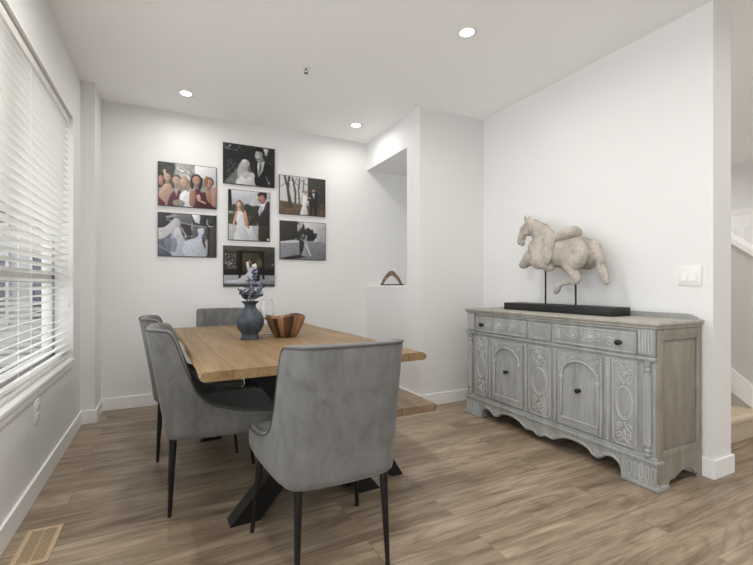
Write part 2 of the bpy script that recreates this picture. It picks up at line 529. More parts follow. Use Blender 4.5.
# ------------------------------------------------------------------ wall fittings
# recessed ceiling lights
def downlight(x, y, label, k=1):
    t = empty('ceiling_light', (x, y, ZC), label=label, cat='ceiling light', group='recessed round ceiling lights')
    bm = new()
    lathe(bm, [(.044, 0), (.044, -.004), (.06, -.006), (.066, -.003), (.067, .001), (.05, .002)], 40, close=True)
    obj('trim_ring', bm, M['plastic'], t)
    bm = new(); lathe(bm, [(.045, -.0005), (.045, -.004)], 32); obj('lens', bm, M['lamp'], t)
    l = bpy.data.lights.new('downlight', 'AREA'); l.shape = 'DISK'; l.size = .09; l.energy = LAMP_W * k; l.color = (1, .975, .945); l.spread = math.radians(172)
    lo = bpy.data.objects.new('downlight_lamp', l); COL.objects.link(lo); lo.parent = t; lo.location = (0, 0, -.012)
    return t
LAMP_W = 3.9
downlight(1.709, 2.145, 'round recessed ceiling light nearest the viewer, largest of the lights in view')
downlight(.135, 3.877, 'round recessed ceiling light left of centre, above the left wedding photos', .55)
downlight(1.699, 3.889, 'round recessed ceiling light near the corner in front of the tall niche', .5)
for x, y, k in ((.135, 2.145, 1.9), (.135, .4, 1.9), (1.709, .4, 1), (3.3, .4, .7), (.135, -1.35, 1), (1.709, -1.35, 1), (3.3, -1.35, .7)):  # unseen downlights added to light the room from out of view
    downlight(x, y, 'unseen round recessed ceiling light added out of view to light the room', k)
downlight(5.6, 1.0, 'unseen round recessed ceiling light added to brighten the near end of the hall', 1.5); downlight(5.6, 3.7, 'unseen round recessed ceiling light added to brighten the hall by the door', 1.6)  # two unseen downlights added to brighten the hall
downlight(4.9, 2.4, 'round recessed ceiling light over the stair hall', 1.2)
downlight(3.45, 2.35, 'unseen round recessed ceiling light added to brighten the carpeted stairs', 1.4)  # hidden downlight added to brighten the stairwell

sp = empty('fire_sprinkler', (.916, 3.019, ZC), label='small metal fire sprinkler head in the middle of the ceiling', cat='sprinkler')
bm = new(); lathe(bm, [(.004, .001), (.036, .001), (.034, -.004), (.018, -.006), (.012, -.012), (.004, -.012)], 28); obj('cover_plate', bm, M['plastic'], sp)
bm = new(); lathe(bm, [(.008, -.012), (.008, -.022), (.004, -.022)], 16); tube(bm, [(.008, 0, -.02), (.014, 0, -.03), (.004, 0, -.045)], .002, 6); tube(bm, [(-.008, 0, -.02), (-.014, 0, -.03), (-.004, 0, -.045)], .002, 6); obj('sprinkler_body', bm, M['chrome'], sp)
bm = new(); lathe(bm, [(.002, -.044), (.016, -.045), (.016, -.047), (.002, -.047)], 20); obj('deflector', bm, M['chrome'], sp)

sw = empty('light_switch', (XR, 1.402, 1.155), label='white double rocker light switch on the right wall above the sideboard', cat='light switch')
bm = new(); box(bm, -.0085, .001, -.063, .063, -.058, .058, .002); obj('wall_plate', bm, M['plastic'], sw)
for dy in (-.025, .025):
    bm = new(); prism(bm, [(-.006, -.030), (-.0165, -.030), (-.0075, .030), (-.006, .030)], lambda a, b, d: (a, d, b), dy - .0135, dy + .0135); obj('rocker', bm, M['plastic'], sw)

ou = empty('power_outlet', (XL, 2.77, .44), label='white power outlet on the left wall below the window', cat='outlet')
bm = new(); box(bm, -.001, .007, -.037, .037, -.06, .06, .003); obj('wall_plate', bm, M['plastic'], ou)
for dz in (-.024, .024):
    bm = new(); box(bm, .006, .010, -.017, .017, dz - .016, dz + .016, .003); rc = obj('receptacle', bm, M['plastic'], ou)
    bm = new()
    for dy in (-.007, .007): box(bm, .0095, .0106, dy - .0012, dy + .0012, dz - .004, dz + .007)
    obj('slots', bm, M['ventdark'], rc)

fv = empty('floor_vent', (-.492, 2.22, 0), label='beige metal floor vent beside the left baseboard', cat='floor vent')
W2, L2 = .064, .145
bm = new()
prism(bm, [(-W2, -L2), (W2, -L2), (W2, L2), (-W2, L2), (-W2, -L2 + .0001), (-W2 + .018, -L2 + .02), (-W2 + .018, L2 - .02), (W2 - .018, L2 - .02), (W2 - .018, -L2 + .02), (-W2 + .018, -L2 + .0199)], lambda a, b, d: (a, b, d), 0, .006)
obj('vent_frame', bm, M['vent'], fv)
bm = new(); box(bm, -W2 + .01, W2 - .01, -L2 + .01, L2 - .01, .0002, .0012); obj('vent_shade_sheet', bm, M['ventdark'], fv)  # dark sheet standing in for the shade below the louvres
bm = new()
for k in range(22):
    yy = -L2 + .026 + k * (2 * L2 - .052) / 21
    box(bm, -W2 + .016, W2 - .016, yy - .0022, yy + .0022, .001, .005)
box(bm, -.0025, .0025, -L2 + .015, L2 - .015, .001, .0055)
obj('louvres', bm, M['vent'], fv)

# ------------------------------------------------------------------ wedding photos
class Paint:
    def __init__(s, w, h, bg, ss=2):
        s.w, s.h, s.ss = w, h, ss
        s.a = np.zeros((h * ss, w * ss, 3)); s.a[:] = bg
        s.Y, s.X = np.mgrid[0:h * ss, 0:w * ss]
        s.X = (s.X + .5) / (w * ss); s.Y = (s.Y + .5) / (h * ss)
        s.asp = w / h
        s.rng = np.random.RandomState(3)
    def put(s, m, col, al=1.0):
        m = (m * al)[..., None]
        s.a = s.a * (1 - m) + np.array(col, float) * m
    def el(s, cx, cy, rx, ry, col, rot=0, al=1.0, soft=.12):
        dx = (s.X - cx); dy = (s.Y - cy) / s.asp
        r = math.radians(rot); c, q = math.cos(r), math.sin(r)
        u = (dx * c + dy * q) / rx; v = (-dx * q + dy * c) / (ry / s.asp)
        d = np.sqrt(u * u + v * v)
        m = np.clip((1 - d) / soft + .5, 0, 1)
        sh = 1 + np.clip(-.16 * u - .12 * v - .10 * d * d, -.35, .25)
        s.tone(m * al, col, sh)
    def poly(s, pts, col, al=1.0):
        m = np.zeros(s.X.shape, bool)
        n = len(pts)
        for i in range(n):
            x0, y0 = pts[i]; x1, y1 = pts[(i + 1) % n]
            if y0 == y1: continue
            c = ((s.Y < y0) != (s.Y < y1)) & (s.X < (x1 - x0) * (s.Y - y0) / (y1 - y0) + x0)
            m ^= c
        px = [a for a, b in pts]; py = [b for a, b in pts]
        gx = (s.X - min(px)) / (max(px) - min(px) + 1e-6) - .5; gy = (s.Y - min(py)) / (max(py) - min(py) + 1e-6) - .5
        w1 = np.sin(s.X * 61 + 9 * s.Y + 5 * np.sin(s.Y * 17)) * np.sin(s.X * 23 + s.Y * 31)
        s.tone(m.astype(float) * al, col, 1 - .20 * gx - .18 * gy + .018 * w1)
    def tone(s, m, col, sh):
        m = m[..., None]
        s.a = s.a * (1 - m) + np.clip(np.array(col, float) * sh[..., None], 0, 255) * m
    def curve(s, pts, col, al=1.0, n=6):
        q = spline([(x, y, 0) for x, y in pts + [pts[0]]], n)
        s.poly([(p.x, p.y) for p in q], col, al)
    def line(s, pts, wd, col, al=1.0):
        for (x0, y0), (x1, y1) in zip(pts, pts[1:]):
            vx, vy = x1 - x0, (y1 - y0) / s.asp
            L = vx * vx + vy * vy + 1e-9
            t = np.clip(((s.X - x0) * vx + (s.Y - y0) / s.asp * vy) / L, 0, 1)
            d = np.hypot(s.X - x0 - t * vx, (s.Y - y0) / s.asp - t * vy)
            s.put(np.clip((wd - d) / (wd * .3) + .5, 0, 1), col, al)
    def noise(s, amt, x0=0, y0=0, x1=1, y1=1, cell=8, col=None, seed=0):
        rng = np.random.RandomState(seed + 11)
        hh, ww = s.X.shape
        n = rng.rand(hh // cell + 2, ww // cell + 2)
        yy = np.arange(hh) / cell; xx = np.arange(ww) / cell
        yi = yy.astype(int); xi = xx.astype(int); fy = (yy - yi)[:, None]; fx = (xx - xi)[None]
        v = (n[yi][:, xi] * (1 - fy) + n[yi + 1][:, xi] * fy) * (1 - fx) + (n[yi][:, xi + 1] * (1 - fy) + n[yi + 1][:, xi + 1] * fy) * fx
        m = ((s.X >= x0) & (s.X < x1) & (s.Y >= y0) & (s.Y < y1)).astype(float)
        if col is None: s.a += ((v - .5) * 2 * amt * m)[..., None]
        else: s.put(np.clip((v - .55) * 4, 0, 1) * m, col, amt)
    def out(s):
        a = s.a.reshape(s.h, s.ss, s.w, s.ss, 3).mean((1, 3))
        s.a = s.a; g = np.random.RandomState(5).normal(0, 5, a.shape[:2])[..., None]; a = a + g
        for _ in range(1):
            b = np.pad(a, ((1, 1), (1, 1), (0, 0)), 'edge')
            a = (b[:-2, 1:-1] + b[2:, 1:-1] + b[1:-1, :-2] + b[1:-1, 2:] + 2 * b[1:-1, 1:-1]) / 6
        return np.clip(a, 0, 255)

def face(p, x, y, r, skin, hair, long=True, tilt=0, smile=True):
    if long:
        for q in (-1, 1): p.el(x + q * r * .95, y + r * 1.1, r * .42, r * 1.9, hair, tilt + q * 6)
    p.el(x, y + r * 1.5, r * .5, r * 1.0, [c * .84 for c in skin], tilt)
    p.el(x, y - r * .2, r * 1.15, r * 1.5, hair, tilt)
    p.el(x, y + r * .15, r * .88, r * 1.35, skin, tilt)
    p.el(x - r * .3, y - r * .1, r * .4, r * .6, [min(255, c * 1.1) for c in skin], tilt, .6, .8)
    d = [c * .45 for c in skin]
    for q in (-.36, .36): p.el(x + q * r, y - r * .1, r * .15, r * .1, d, 0, .7)
    p.el(x, y + r * .4, r * .14, r * .16, [c * .8 for c in skin], 0, .6)
    if smile: p.el(x, y + r * .8, r * .34, r * .13, (236, 222, 214)); p.line([(x - r * .4, y + r * .75), (x, y + r * .98), (x + r * .4, y + r * .75)], r * .05, (150, 80, 76), .7)

def photo_girls():
    p = Paint(126, 100, (150, 150, 146))
    p.poly([(0, 0), (.3, 0), (.22, .5), (0, .6)], (52, 54, 52)); p.noise(.6, 0, 0, .3, .45, 6, (96, 100, 92))
    p.poly([(.62, 0), (1, 0), (1, .5), (.62, .4)], (214, 216, 218)); p.poly([(.28, 0), (.62, 0), (.62, .3), (.28, .3)], (150, 152, 148)); p.noise(.6, .25, 0, .7, .3, 7, (226, 228, 230), 2)
    p.el(.03, .42, .07, .17, (58, 42, 36)); p.el(.04, .43, .05, .12, (190, 140, 118))
    sk = (200, 158, 140)
    # bodies
    p.curve([(0, .72), (.1, .5), (.22, .52), (.24, .85), (.14, 1), (0, 1)], (188, 148, 130)); p.poly([(.0, .8), (.12, .96), (.1, 1), (0, 1)], (110, 44, 58))
    p.curve([(.02, .68), (.13, .5), (.17, .54), (.04, .75)], (206, 168, 150))
    p.curve([(.2, .75), (.3, .62), (.4, .7), (.4, 1), (.16, 1)], (92, 36, 56)); p.poly([(.27, .62), (.33, .62), (.3, .78)], sk)
    p.curve([(.7, .68), (.8, .62), (.95, .8), (1, 1), (.68, 1)], (74, 28, 38))
    p.curve([(.56, .62), (.66, .55), (.74, .66), (.72, .98), (.58, 1)], (86, 34, 44))
    p.curve([(.36, .72), (.44, .62), (.55, .66), (.58, 1), (.36, 1)], (226, 228, 234)); p.noise(.5, .36, .68, .56, 1, 4, (196, 200, 212), 4)
    p.curve([(.92, .5), (1, .5), (1, .95), (.9, .86)], (182, 132, 110)); p.curve([(.8, .56), (.88, .55), (.92, .86), (.84, .82)], (170, 122, 100))
    p.curve([(.53, .56), (.62, .56), (.62, .9), (.56, .98), (.52, .9)], (166, 114, 92))
    face(p, .15, .33, .068, sk, (70, 52, 42), False, -8); p.poly([(.08, .18), (.12, .16), (.13, .28), (.09, .28)], (222, 190, 150))
    face(p, .3, .39, .072, (206, 160, 142), (84, 76, 58), True, -4)
    p.curve([(.42, .22), (.52, .28), (.6, .5), (.6, .6), (.5, .56)], (206, 206, 208)); face(p, .435, .42, .074, (204, 156, 132), (160, 144, 104), True, 4)
    p.el(.43, .29, .05, .05, (200, 176, 140))
    face(p, .645, .34, .08, (190, 136, 112), (40, 32, 30), True, 6)
    face(p, .865, .38, .078, (190, 136, 110), (66, 50, 36), False, 16); p.curve([(.78, .3), (.84, .22), (.84, .42), (.77, .5)], (148, 102, 70))
    p.curve([(.64, .72), (.7, .68), (.72, .8), (.67, .84)], (210, 158, 132)); p.line([(.68, .82), (.8, .88)], .016, (208, 156, 130))
    p.el(.34, .93, .1, .09, (140, 140, 116), 0, .9); p.noise(.6, .24, .86, .46, 1, 4, (190, 194, 160), 6)
    p.poly([(.36, .14), (.44, .15), (.44, .18), (.37, .17)], (252, 252, 250))  # glint of a ceiling light on the glossy print, painted in
    return p.out()

def photo_veil():
    p = Paint(126, 100, (58, 60, 66))
    p.poly([(0, .3), (0, 0), (.12, 0), (.1, .35)], (70, 68, 78)); p.poly([(.2, 0), (.55, 0), (.6, .25), (.3, .22)], (112, 114, 120)); p.poly([(.12, .08), (.3, .02), (.32, .06), (.14, .13)], (160, 160, 162))
    p.poly([(.56, 0), (.72, 0), (.7, .22), (.62, .18)], (222, 224, 228)); p.poly([(.74, 0), (1, 0), (1, .3), (.78, .3)], (46, 48, 44)); p.noise(.6, .7, 0, 1, .25, 5, (86, 92, 84))
    p.poly([(.56, .25), (.84, .28), (.82, .6), (.56, .62)], (92, 94, 100)); p.poly([(.84, .28), (.9, .24), (.9, 1), (.8, 1)], (62, 54, 46)); p.poly([(.89, .2), (1, .22), (1, 1), (.88, 1)], (76, 73, 68))
    p.poly([(.38, .3), (.56, .33), (.56, .6), (.44, .66)], (58, 60, 66))
    p.line([(.13, .16), (.6, .26), (.82, .28)], .008, (170, 170, 172)); p.line([(.57, .22), (.57, .36)], .016, (150, 150, 154))
    p.el(.9, .16, .075, .1, (66, 70, 60)); p.line([(.84, .1), (.83, .2), (.87, .27), (.93, .26)], .007, (206, 208, 206))
    p.poly([(0, .62), (.2, .5), (.32, .78), (.26, 1), (0, 1)], (98, 104, 124))
    p.curve([(.0, .36), (.12, .32), (.25, .14), (.3, .11), (.36, .16), (.34, .3), (.26, .42), (.1, .58), (0, .6)], (204, 203, 206))
    p.curve([(.3, .12), (.37, .2), (.36, .34), (.32, .5), (.2, .62), (.26, .3)], (186, 184, 190))
    p.poly([(0, .4), (.18, .42), (.02, .44)], (168, 168, 172), .6)
    p.curve([(.28, .34), (.36, .34), (.42, .56), (.5, .7), (.58, 1), (.24, 1), (.22, .7)], (190, 192, 206)); p.curve([(.1, .6), (.3, .58), (.28, .9), (.12, .8)], (128, 134, 154), .7)
    p.line([(.38, .32), (.46, .5), (.45, .56)], .012, (206, 170, 150))
    p.curve([(.66, .36), (.7, .32), (.77, .32), (.78, .42), (.74, .52), (.76, .7), (.84, .95), (.7, 1), (.5, 1), (.4, .86), (.46, .64), (.62, .56), (.68, .48)], (192, 202, 218))
    p.noise(.5, .4, .5, .82, 1, 4, (224, 230, 240), 3); p.noise(.4, .2, .5, .5, 1, 5, (150, 156, 176), 5)
    p.line([(0, .76), (.12, .84), (.26, .98)], .006, (190, 192, 198)); p.curve([(.8, .62), (.84, .6), (.84, .9), (.82, .9)], (180, 180, 190)); p.el(.83, .6, .02, .03, (196, 150, 126))
    return p.out()

def photo_pair():
    p = Paint(126, 100, (44, 44, 45))
    p.noise(.5, 0, 0, 1, 1, 6, (66, 66, 66)); p.noise(.8, 0, 0, .36, .16, 5, (190, 190, 190), 3); p.noise(.6, .36, 0, .8, .06, 5, (170, 170, 170), 8)
    p.poly([(.78, .02), (.88, .03), (.84, .2), (.78, .2)], (196, 196, 196))
    p.curve([(.36, .38), (.5, .5), (.56, .9), (.6, 1), (0.05, 1), (.12, .82), (.26, .6)], (120, 120, 120), .8); p.noise(.5, .08, .4, .3, 1, 4, (170, 170, 170), 4)
    p.curve([(.3, .5), (.36, .38), (.44, .36), (.5, .44), (.46, .62), (.52, .72), (.3, .8), (.26, .7)], (172, 172, 172))
    p.el(.44, .5, .055, .1, (188, 188, 188), 24); p.el(.41, .43, .06, .07, (206, 206, 204), 10); p.line([(.47, .53), (.49, .55)], .006, (110, 110, 110))
    p.curve([(.3, .76), (.4, .68), (.52, .68), (.6, .78), (.64, 1), (.24, 1)], (176, 176, 176)); p.curve([(.28, .9), (.34, .8), (.42, .86), (.5, .78), (.56, .88), (.56, 1), (.26, 1)], (214, 214, 214)); p.noise(.4, .26, .8, .56, 1, 3, (170, 170, 170), 5)
    p.curve([(.52, .66), (.6, .72), (.66, 1), (.58, 1)], (186, 186, 186))
    p.curve([(.63, .44), (.74, .4), (.88, .42), (1, .52), (1, 1), (.64, 1), (.6, .7)], (22, 22, 23))
    p.poly([(.67, .36), (.8, .34), (.76, .6), (.67, .78), (.65, .5)], (198, 198, 198)); p.poly([(.7, .42), (.74, .42), (.74, .58), (.67, .76), (.68, .6)], (98, 98, 100))
    p.el(.695, .24, .085, .17, (150, 150, 150), -12); p.el(.67, .25, .062, .13, (184, 184, 184), -12); p.curve([(.59, .09), (.65, .03), (.74, .03), (.8, .14), (.79, .27), (.765, .26), (.75, .13), (.62, .11)], (26, 26, 26)); p.line([(.62, .3), (.66, .325), (.7, .31)], .009, (80, 80, 80)); p.line([(.6, .19), (.64, .185)], .006, (60, 60, 60))
    p.line([(.82, .72), (.88, .9)], .006, (150, 150, 150)); p.el(.885, .9, .014, .03, (200, 200, 200))
    return p.out()

def photo_walk():
    p = Paint(100, 126, (184, 188, 196))
    p.poly([(0, 0), (1, 0), (1, .12), (0, .2)], (196, 198, 204)); p.noise(.5, 0, 0, 1, .3, 14, (222, 222, 224), 2)
    p.poly([(0, 0), (.06, 0), (.08, .3), (0, .45)], (38, 38, 34))
    p.curve([(0, .42), (.12, .28), (.2, .34), (.36, .3), (.44, .26), (.5, .28), (.6, .3), (.72, .3), (.72, .6), (0, .62)], (52, 58, 50)); p.noise(.5, 0, .28, .7, .5, 6, (80, 88, 70), 3)
    p.poly([(0, .42), (.2, .42), (.2, .5), (0, .5)], (104, 108, 86)); p.poly([(0, .44), (.1, .44), (.1, .455), (0, .455)], (232, 232, 226))
    p.poly([(0, .52), (.7, .5), (.7, .7), (0, .7)], (72, 74, 50)); p.noise(.5, 0, .5, .7, .7, 6, (128, 124, 78), 5)
    p.poly([(0, .68), (.75, .74), (1, 1), (0, 1)], (172, 172, 174))
    p.poly([(.42, .66), (.56, .72), (.7, 1), (.4, 1)], (206, 207, 214), .9)
    p.curve([(.18, .42), (.3, .38), (.38, .48), (.4, .7), (.48, 1), (.14, 1), (.2, .72), (.16, .54)], (214, 216, 222)); p.noise(.4, .15, .45, .45, 1, 5, (182, 186, 198), 7)
    p.curve([(.16, .46), (.22, .4), (.18, .58), (.12, .72), (.09, .7)], (214, 164, 132)); p.curve([(.32, .38), (.4, .4), (.46, .6), (.5, .74), (.44, .74), (.36, .58)], (206, 148, 116))
    p.el(.26, .3, .09, .1, (118, 86, 62)); p.el(.24, .29, .045, .065, (212, 164, 138)); p.curve([(.27, .22), (.36, .26), (.38, .4), (.33, .44), (.29, .34)], (128, 96, 68)); p.curve([(.16, .34), (.2, .33), (.2, .4), (.15, .4)], (128, 96, 70)); p.el(.245, .30, .05, .062, (222, 178, 152)); p.poly([(.22, .35), (.28, .35), (.3, .42), (.2, .42)], (210, 162, 134)); p.line([(.225, .325), (.26, .325)], .008, (160, 90, 84), .7)
    p.curve([(.7, .32), (.8, .24), (.92, .2), (1, .24), (1, 1), (.74, 1), (.72, .7), (.66, .62), (.5, .7), (.48, .66), (.62, .5)], (46, 42, 40)); p.poly([(.74, .7), (1, .68), (1, 1), (.74, 1)], (62, 50, 42))
    p.poly([(.78, .24), (.92, .18), (.86, .34), (.74, .5), (.72, .4)], (222, 224, 230)); p.poly([(.79, .28), (.83, .28), (.8, .42), (.73, .5), (.74, .4)], (156, 160, 180))
    p.el(.81, .13, .1, .11, (178, 124, 104)); p.curve([(.69, .06), (.76, .0), (.92, .0), (.92, .14), (.88, .12), (.84, .06), (.72, .08)], (46, 40, 36)); p.line([(.72, .155), (.77, .17)], .012, (128, 76, 66)); p.line([(.72, .09), (.75, .09)], .008, (74, 52, 44))
    p.el(.96, .97, .025, .025, (230, 230, 230))
    return p.out()

def photo_arch():
    p = Paint(126, 100, (56, 54, 50))
    p.noise(.5, 0, 0, 1, .7, 7, (84, 80, 72)); p.poly([(0, 0), (1, 0), (1, .14), (0, .12)], (78, 72, 64)); p.noise(.5, 0, 0, 1, .13, 5, (124, 112, 96), 2)
    p.noise(.8, .02, .18, .24, .55, 4, (190, 190, 184), 3); p.poly([(0, .58), (1, .56), (1, .74), (0, .74)], (36, 34, 32))
    p.poly([(.24, .1), (.78, .12), (.78, .62), (.24, .62)], (40, 36, 30)); p.poly([(.36, .16), (.68, .16), (.68, .64), (.36, .64)], (62, 58, 46))
    p.el(.7, .42, .06, .12, (88, 92, 52), 0, .8); p.el(.4, .4, .04, .18, (78, 76, 46), 0, .7); p.noise(.6, .62, .26, .78, .56, 4, (132, 136, 76), 5)
    p.poly([(.3, .1), (.35, .1), (.35, .82), (.29, .82)], (32, 26, 20)); p.poly([(.75, .12), (.79, .12), (.79, .82), (.75, .82)], (32, 26, 20)); p.poly([(.24, .1), (.8, .1), (.8, .15), (.24, .15)], (34, 28, 24))
    p.el(.96, .45, .015, .02, (214, 150, 110))
    p.poly([(0, .72), (1, .72), (1, .95), (0, .95)], (150, 152, 160)); p.poly([(0, .94), (1, .95), (1, 1), (0, 1)], (66, 68, 76)); p.noise(.3, 0, .72, 1, .95, 10, (190, 192, 202), 6); p.poly([(.29, .7), (.33, .7), (.33, .82), (.28, .82)], (24, 20, 18)); p.poly([(.75, .7), (.79, .7), (.8, .82), (.75, .82)], (24, 20, 18))
    p.curve([(.54, .5), (.6, .46), (.64, .6), (.66, .86), (.62, .92), (.06, .9), (.04, .87), (.26, .82), (.42, .7), (.48, .6)], (206, 210, 222))
    p.curve([(.43, .4), (.47, .38), (.5, .52), (.52, .62), (.46, .6)], (214, 216, 224)); p.curve([(.52, .52), (.58, .6), (.6, .88), (.5, .9)], (176, 194, 218), .7)
    p.curve([(.56, .58), (.68, .56), (.7, .84), (.58, .86), (.57, .7)], (34, 36, 44)); p.curve([(.54, .46), (.62, .42), (.64, .54), (.56, .56)], (226, 228, 232)); p.curve([(.52, .5), (.58, .5), (.6, .54), (.54, .55)], (206, 152, 124))
    p.el(.51, .38, .035, .06, (168, 104, 84)); p.el(.53, .34, .02, .03, (62, 44, 38)); p.el(.57, .4, .03, .04, (58, 48, 42))
    return p.out()

def photo_forest():
    p = Paint(126, 100, (206, 208, 210))
    p.noise(.6, .15, 0, .65, .6, 5, (158, 150, 140), 1)
    p.poly([(.6, 0), (1, 0), (1, .85), (.72, .8), (.62, .6)], (54, 56, 52)); p.noise(.5, .6, 0, 1, .8, 4, (96, 100, 96), 3)
    p.poly([(0, .66), (.3, .7), (.7, .76), (1, .84), (1, 1), (0, 1)], (104, 82, 62)); p.noise(.6, 0, .66, 1, 1, 5, (136, 112, 84), 4); p.noise(.5, 0, .66, 1, 1, 4, (70, 62, 46), 9)
    for pts, w in (([(.1, 0), (.16, .3), (.2, .72)], .022), ([(.2, .04), (.17, .35), (.24, .74)], .025), ([(.27, .06), (.33, .4), (.33, .7)], .02), ([(.42, .05), (.4, .35), (.42, .7)], .014), ([(.52, .05), (.5, .4)], .01), ([(.62, 0), (.61, .6)], .014), ([(.7, 0), (.72, .3)], .016)):
        p.line(pts, w, (70, 58, 50))
    for pts in ([(.3, .12), (.44, .3)], [(.36, .02), (.3, .3)], [(.46, .1), (.6, .2)], [(.12, .2), (.02, .3)]): p.line(pts, .006, (110, 98, 88))
    p.curve([(.02, .72), (.14, .68), (.28, .8), (.2, .84), (.04, .8)], (92, 72, 52))
    p.poly([(.2, .15), (.28, .155), (.28, .185), (.2, .18)], (252, 252, 250))  # painted reflection of a ceiling light in the print surface
    p.curve([(.62, .42), (.7, .36), (.8, .38), (.84, .52), (.82, .66), (.8, .98), (.75, .98), (.72, .74), (.7, .98), (.66, .98), (.63, .7)], (38, 38, 44)); p.poly([(.7, .4), (.76, .4), (.74, .56)], (196, 198, 204))
    p.el(.735, .32, .03, .05, (206, 156, 130)); p.el(.735, .28, .03, .03, (70, 52, 40))
    p.curve([(.5, .5), (.57, .48), (.59, .62), (.57, .75), (.6, .98), (.44, 1), (.48, .76), (.5, .62)], (222, 222, 228)); p.line([(.49, .5), (.46, .62)], .012, (214, 172, 148)); p.line([(.58, .52), (.66, .54)], .012, (214, 172, 148))
    p.el(.545, .42, .028, .045, (208, 160, 136)); p.el(.55, .4, .032, .05, (124, 90, 66), 0, .75); p.el(.545, .43, .02, .03, (214, 168, 146))
    return p.out()

def photo_snow():
    p = Paint(126, 100, (182, 182, 182))
    p.poly([(.5, 0), (1, 0), (1, .5), (.7, .5)], (188, 188, 190)); p.noise(.2, .5, 0, 1, .5, 10, (206, 206, 208), 2); p.line([(.84, .22), (.98, .14)], .005, (130, 130, 132)); p.line([(.9, .14), (1, .12)], .004, (140, 140, 142))
    p.poly([(0, 0), (.38, 0), (.36, .4), (.3, .5), (0, .54)], (56, 54, 52)); p.noise(.3, 0, 0, .36, .5, 5, (72, 70, 66), 3)
    p.curve([(.34, .5), (.36, .2), (.4, .02), (.44, .2), (.5, .05), (.54, .2), (.6, .14), (.66, .2), (.7, .18), (.74, .3), (.8, .28), (.78, .42), (.7, .5)], (48, 48, 50))
    p.poly([(.37, .06), (.42, .1), (.41, .26), (.37, .24)], (186, 186, 188)); p.el(.78, .48, .04, .05, (212, 212, 212), 0, .8)
    p.curve([(0, .56), (.3, .48), (.6, .52), (1, .54), (1, 1), (0, 1)], (132, 134, 140)); p.poly([(0, .54), (.3, .5), (.6, .53), (.6, .55), (0, .58)], (196, 196, 196)); p.noise(.4, 0, .55, 1, 1, 7, (104, 106, 112), 4); p.noise(.4, 0, .6, .4, 1, 9, (150, 154, 166), 7)
    p.curve([(0, .98), (.3, .9), (.5, .87), (.62, .9), (.4, .97), (.2, 1)], (42, 42, 44)); p.noise(.4, .5, .8, 1, 1, 5, (70, 72, 76), 8)
    p.curve([(.41, .44), (.46, .38), (.52, .42), (.52, .7), (.5, .86), (.42, .86), (.41, .6)], (50, 50, 52)); p.el(.46, .36, .025, .05, (110, 110, 110)); p.el(.455, .33, .025, .035, (50, 50, 50))
    p.curve([(.52, .46), (.56, .42), (.56, .6), (.62, .78), (.67, .9), (.46, .9), (.5, .72)], (150, 152, 156)); p.line([(.56, .6), (.62, .78), (.66, .89)], .012, (220, 220, 220)); p.line([(.55, .4), (.57, .36), (.56, .5)], .01, (170, 170, 170)); p.el(.5, .36, .024, .045, (134, 134, 134)); p.line([(.44, .44), (.5, .5), (.56, .44)], .014, (134, 134, 134))
    return p.out()

def pmat():
    m = mat('photo_print', (128, 128, 128), .28, spec=.35)
    t = NT(m)
    a = t.n('ShaderNodeAttribute', attribute_name='Col')
    t.l(a.outputs['Color'], t.b.inputs['Base Color'])
    return m
M['print'] = pmat()
M['edge'] = mat('print_edge', (38, 38, 40), .45)
def wall_photo(x0, x1, z0, z1, fn, label):
    t = empty('wall_photo', ((x0 + x1) / 2, YB, z0), label=label, cat='photo', group='wedding photos on the back wall')
    w, h = (x1 - x0) / 2, z1 - z0
    bm = new(); box(bm, -w, w, -.020, -.001, 0, h, .002); obj('backing', bm, M['edge'], t)
    img = fn()
    g_ = img.mean(2, keepdims=True); img = (g_ + (img - g_) * .78) * .97
    H, W = img.shape[:2]
    c = img / 255.
    c = np.where(c <= .04045, c / 12.92, ((c + .055) / 1.055) ** 2.4)
    e = .005
    xs = np.linspace(-w + e, w - e, W); zs = np.linspace(h - e, e, H)
    co = np.zeros((H, W, 3)); co[..., 0] = xs[None]; co[..., 1] = -.0206; co[..., 2] = zs[:, None]
    idx = np.arange(H * W).reshape(H, W)
    f = np.stack([idx[:-1, :-1], idx[1:, :-1], idx[1:, 1:], idx[:-1, 1:]], -1).reshape(-1, 4)
    me = bpy.data.meshes.new('print')
    me.from_pydata(co.reshape(-1, 3).tolist(), [], f.tolist())
    at = me.color_attributes.new('Col', 'FLOAT_COLOR', 'POINT')
    at.data.foreach_set('color', np.concatenate([c.reshape(-1, 3), np.ones((H * W, 1))], 1).astype(np.float32).ravel())
    me.materials.append(M['print'])
    o = bpy.data.objects.new('print', me); COL.objects.link(o); o.parent = t
wall_photo(-.083, .421, 1.832, 2.235, photo_girls, 'colour photo of five laughing women cheek to cheek, top left of the wall')
wall_photo(-.084, .421, 1.365, 1.77, photo_veil, 'photo of a bride with a long sweeping veil beside a hanging wedding dress')
wall_photo(.48, .983, 2.095, 2.496, photo_pair, 'black and white close photo of a bride looking up at a groom, topmost')
wall_photo(.528, .932, 1.542, 2.042, photo_walk, 'upright colour photo of a bride and groom walking hand in hand')
wall_photo(.482, .982, 1.084, 1.487, photo_arch, 'dark photo of a couple kissing under an arch, right above the vase')
wall_photo(1.031, 1.532, 1.838, 2.243, photo_forest, 'colour photo of a bride and groom standing among bare forest trees')
wall_photo(1.035, 1.535, 1.367, 1.77, photo_snow, 'black and white photo of a couple embracing in an open field')

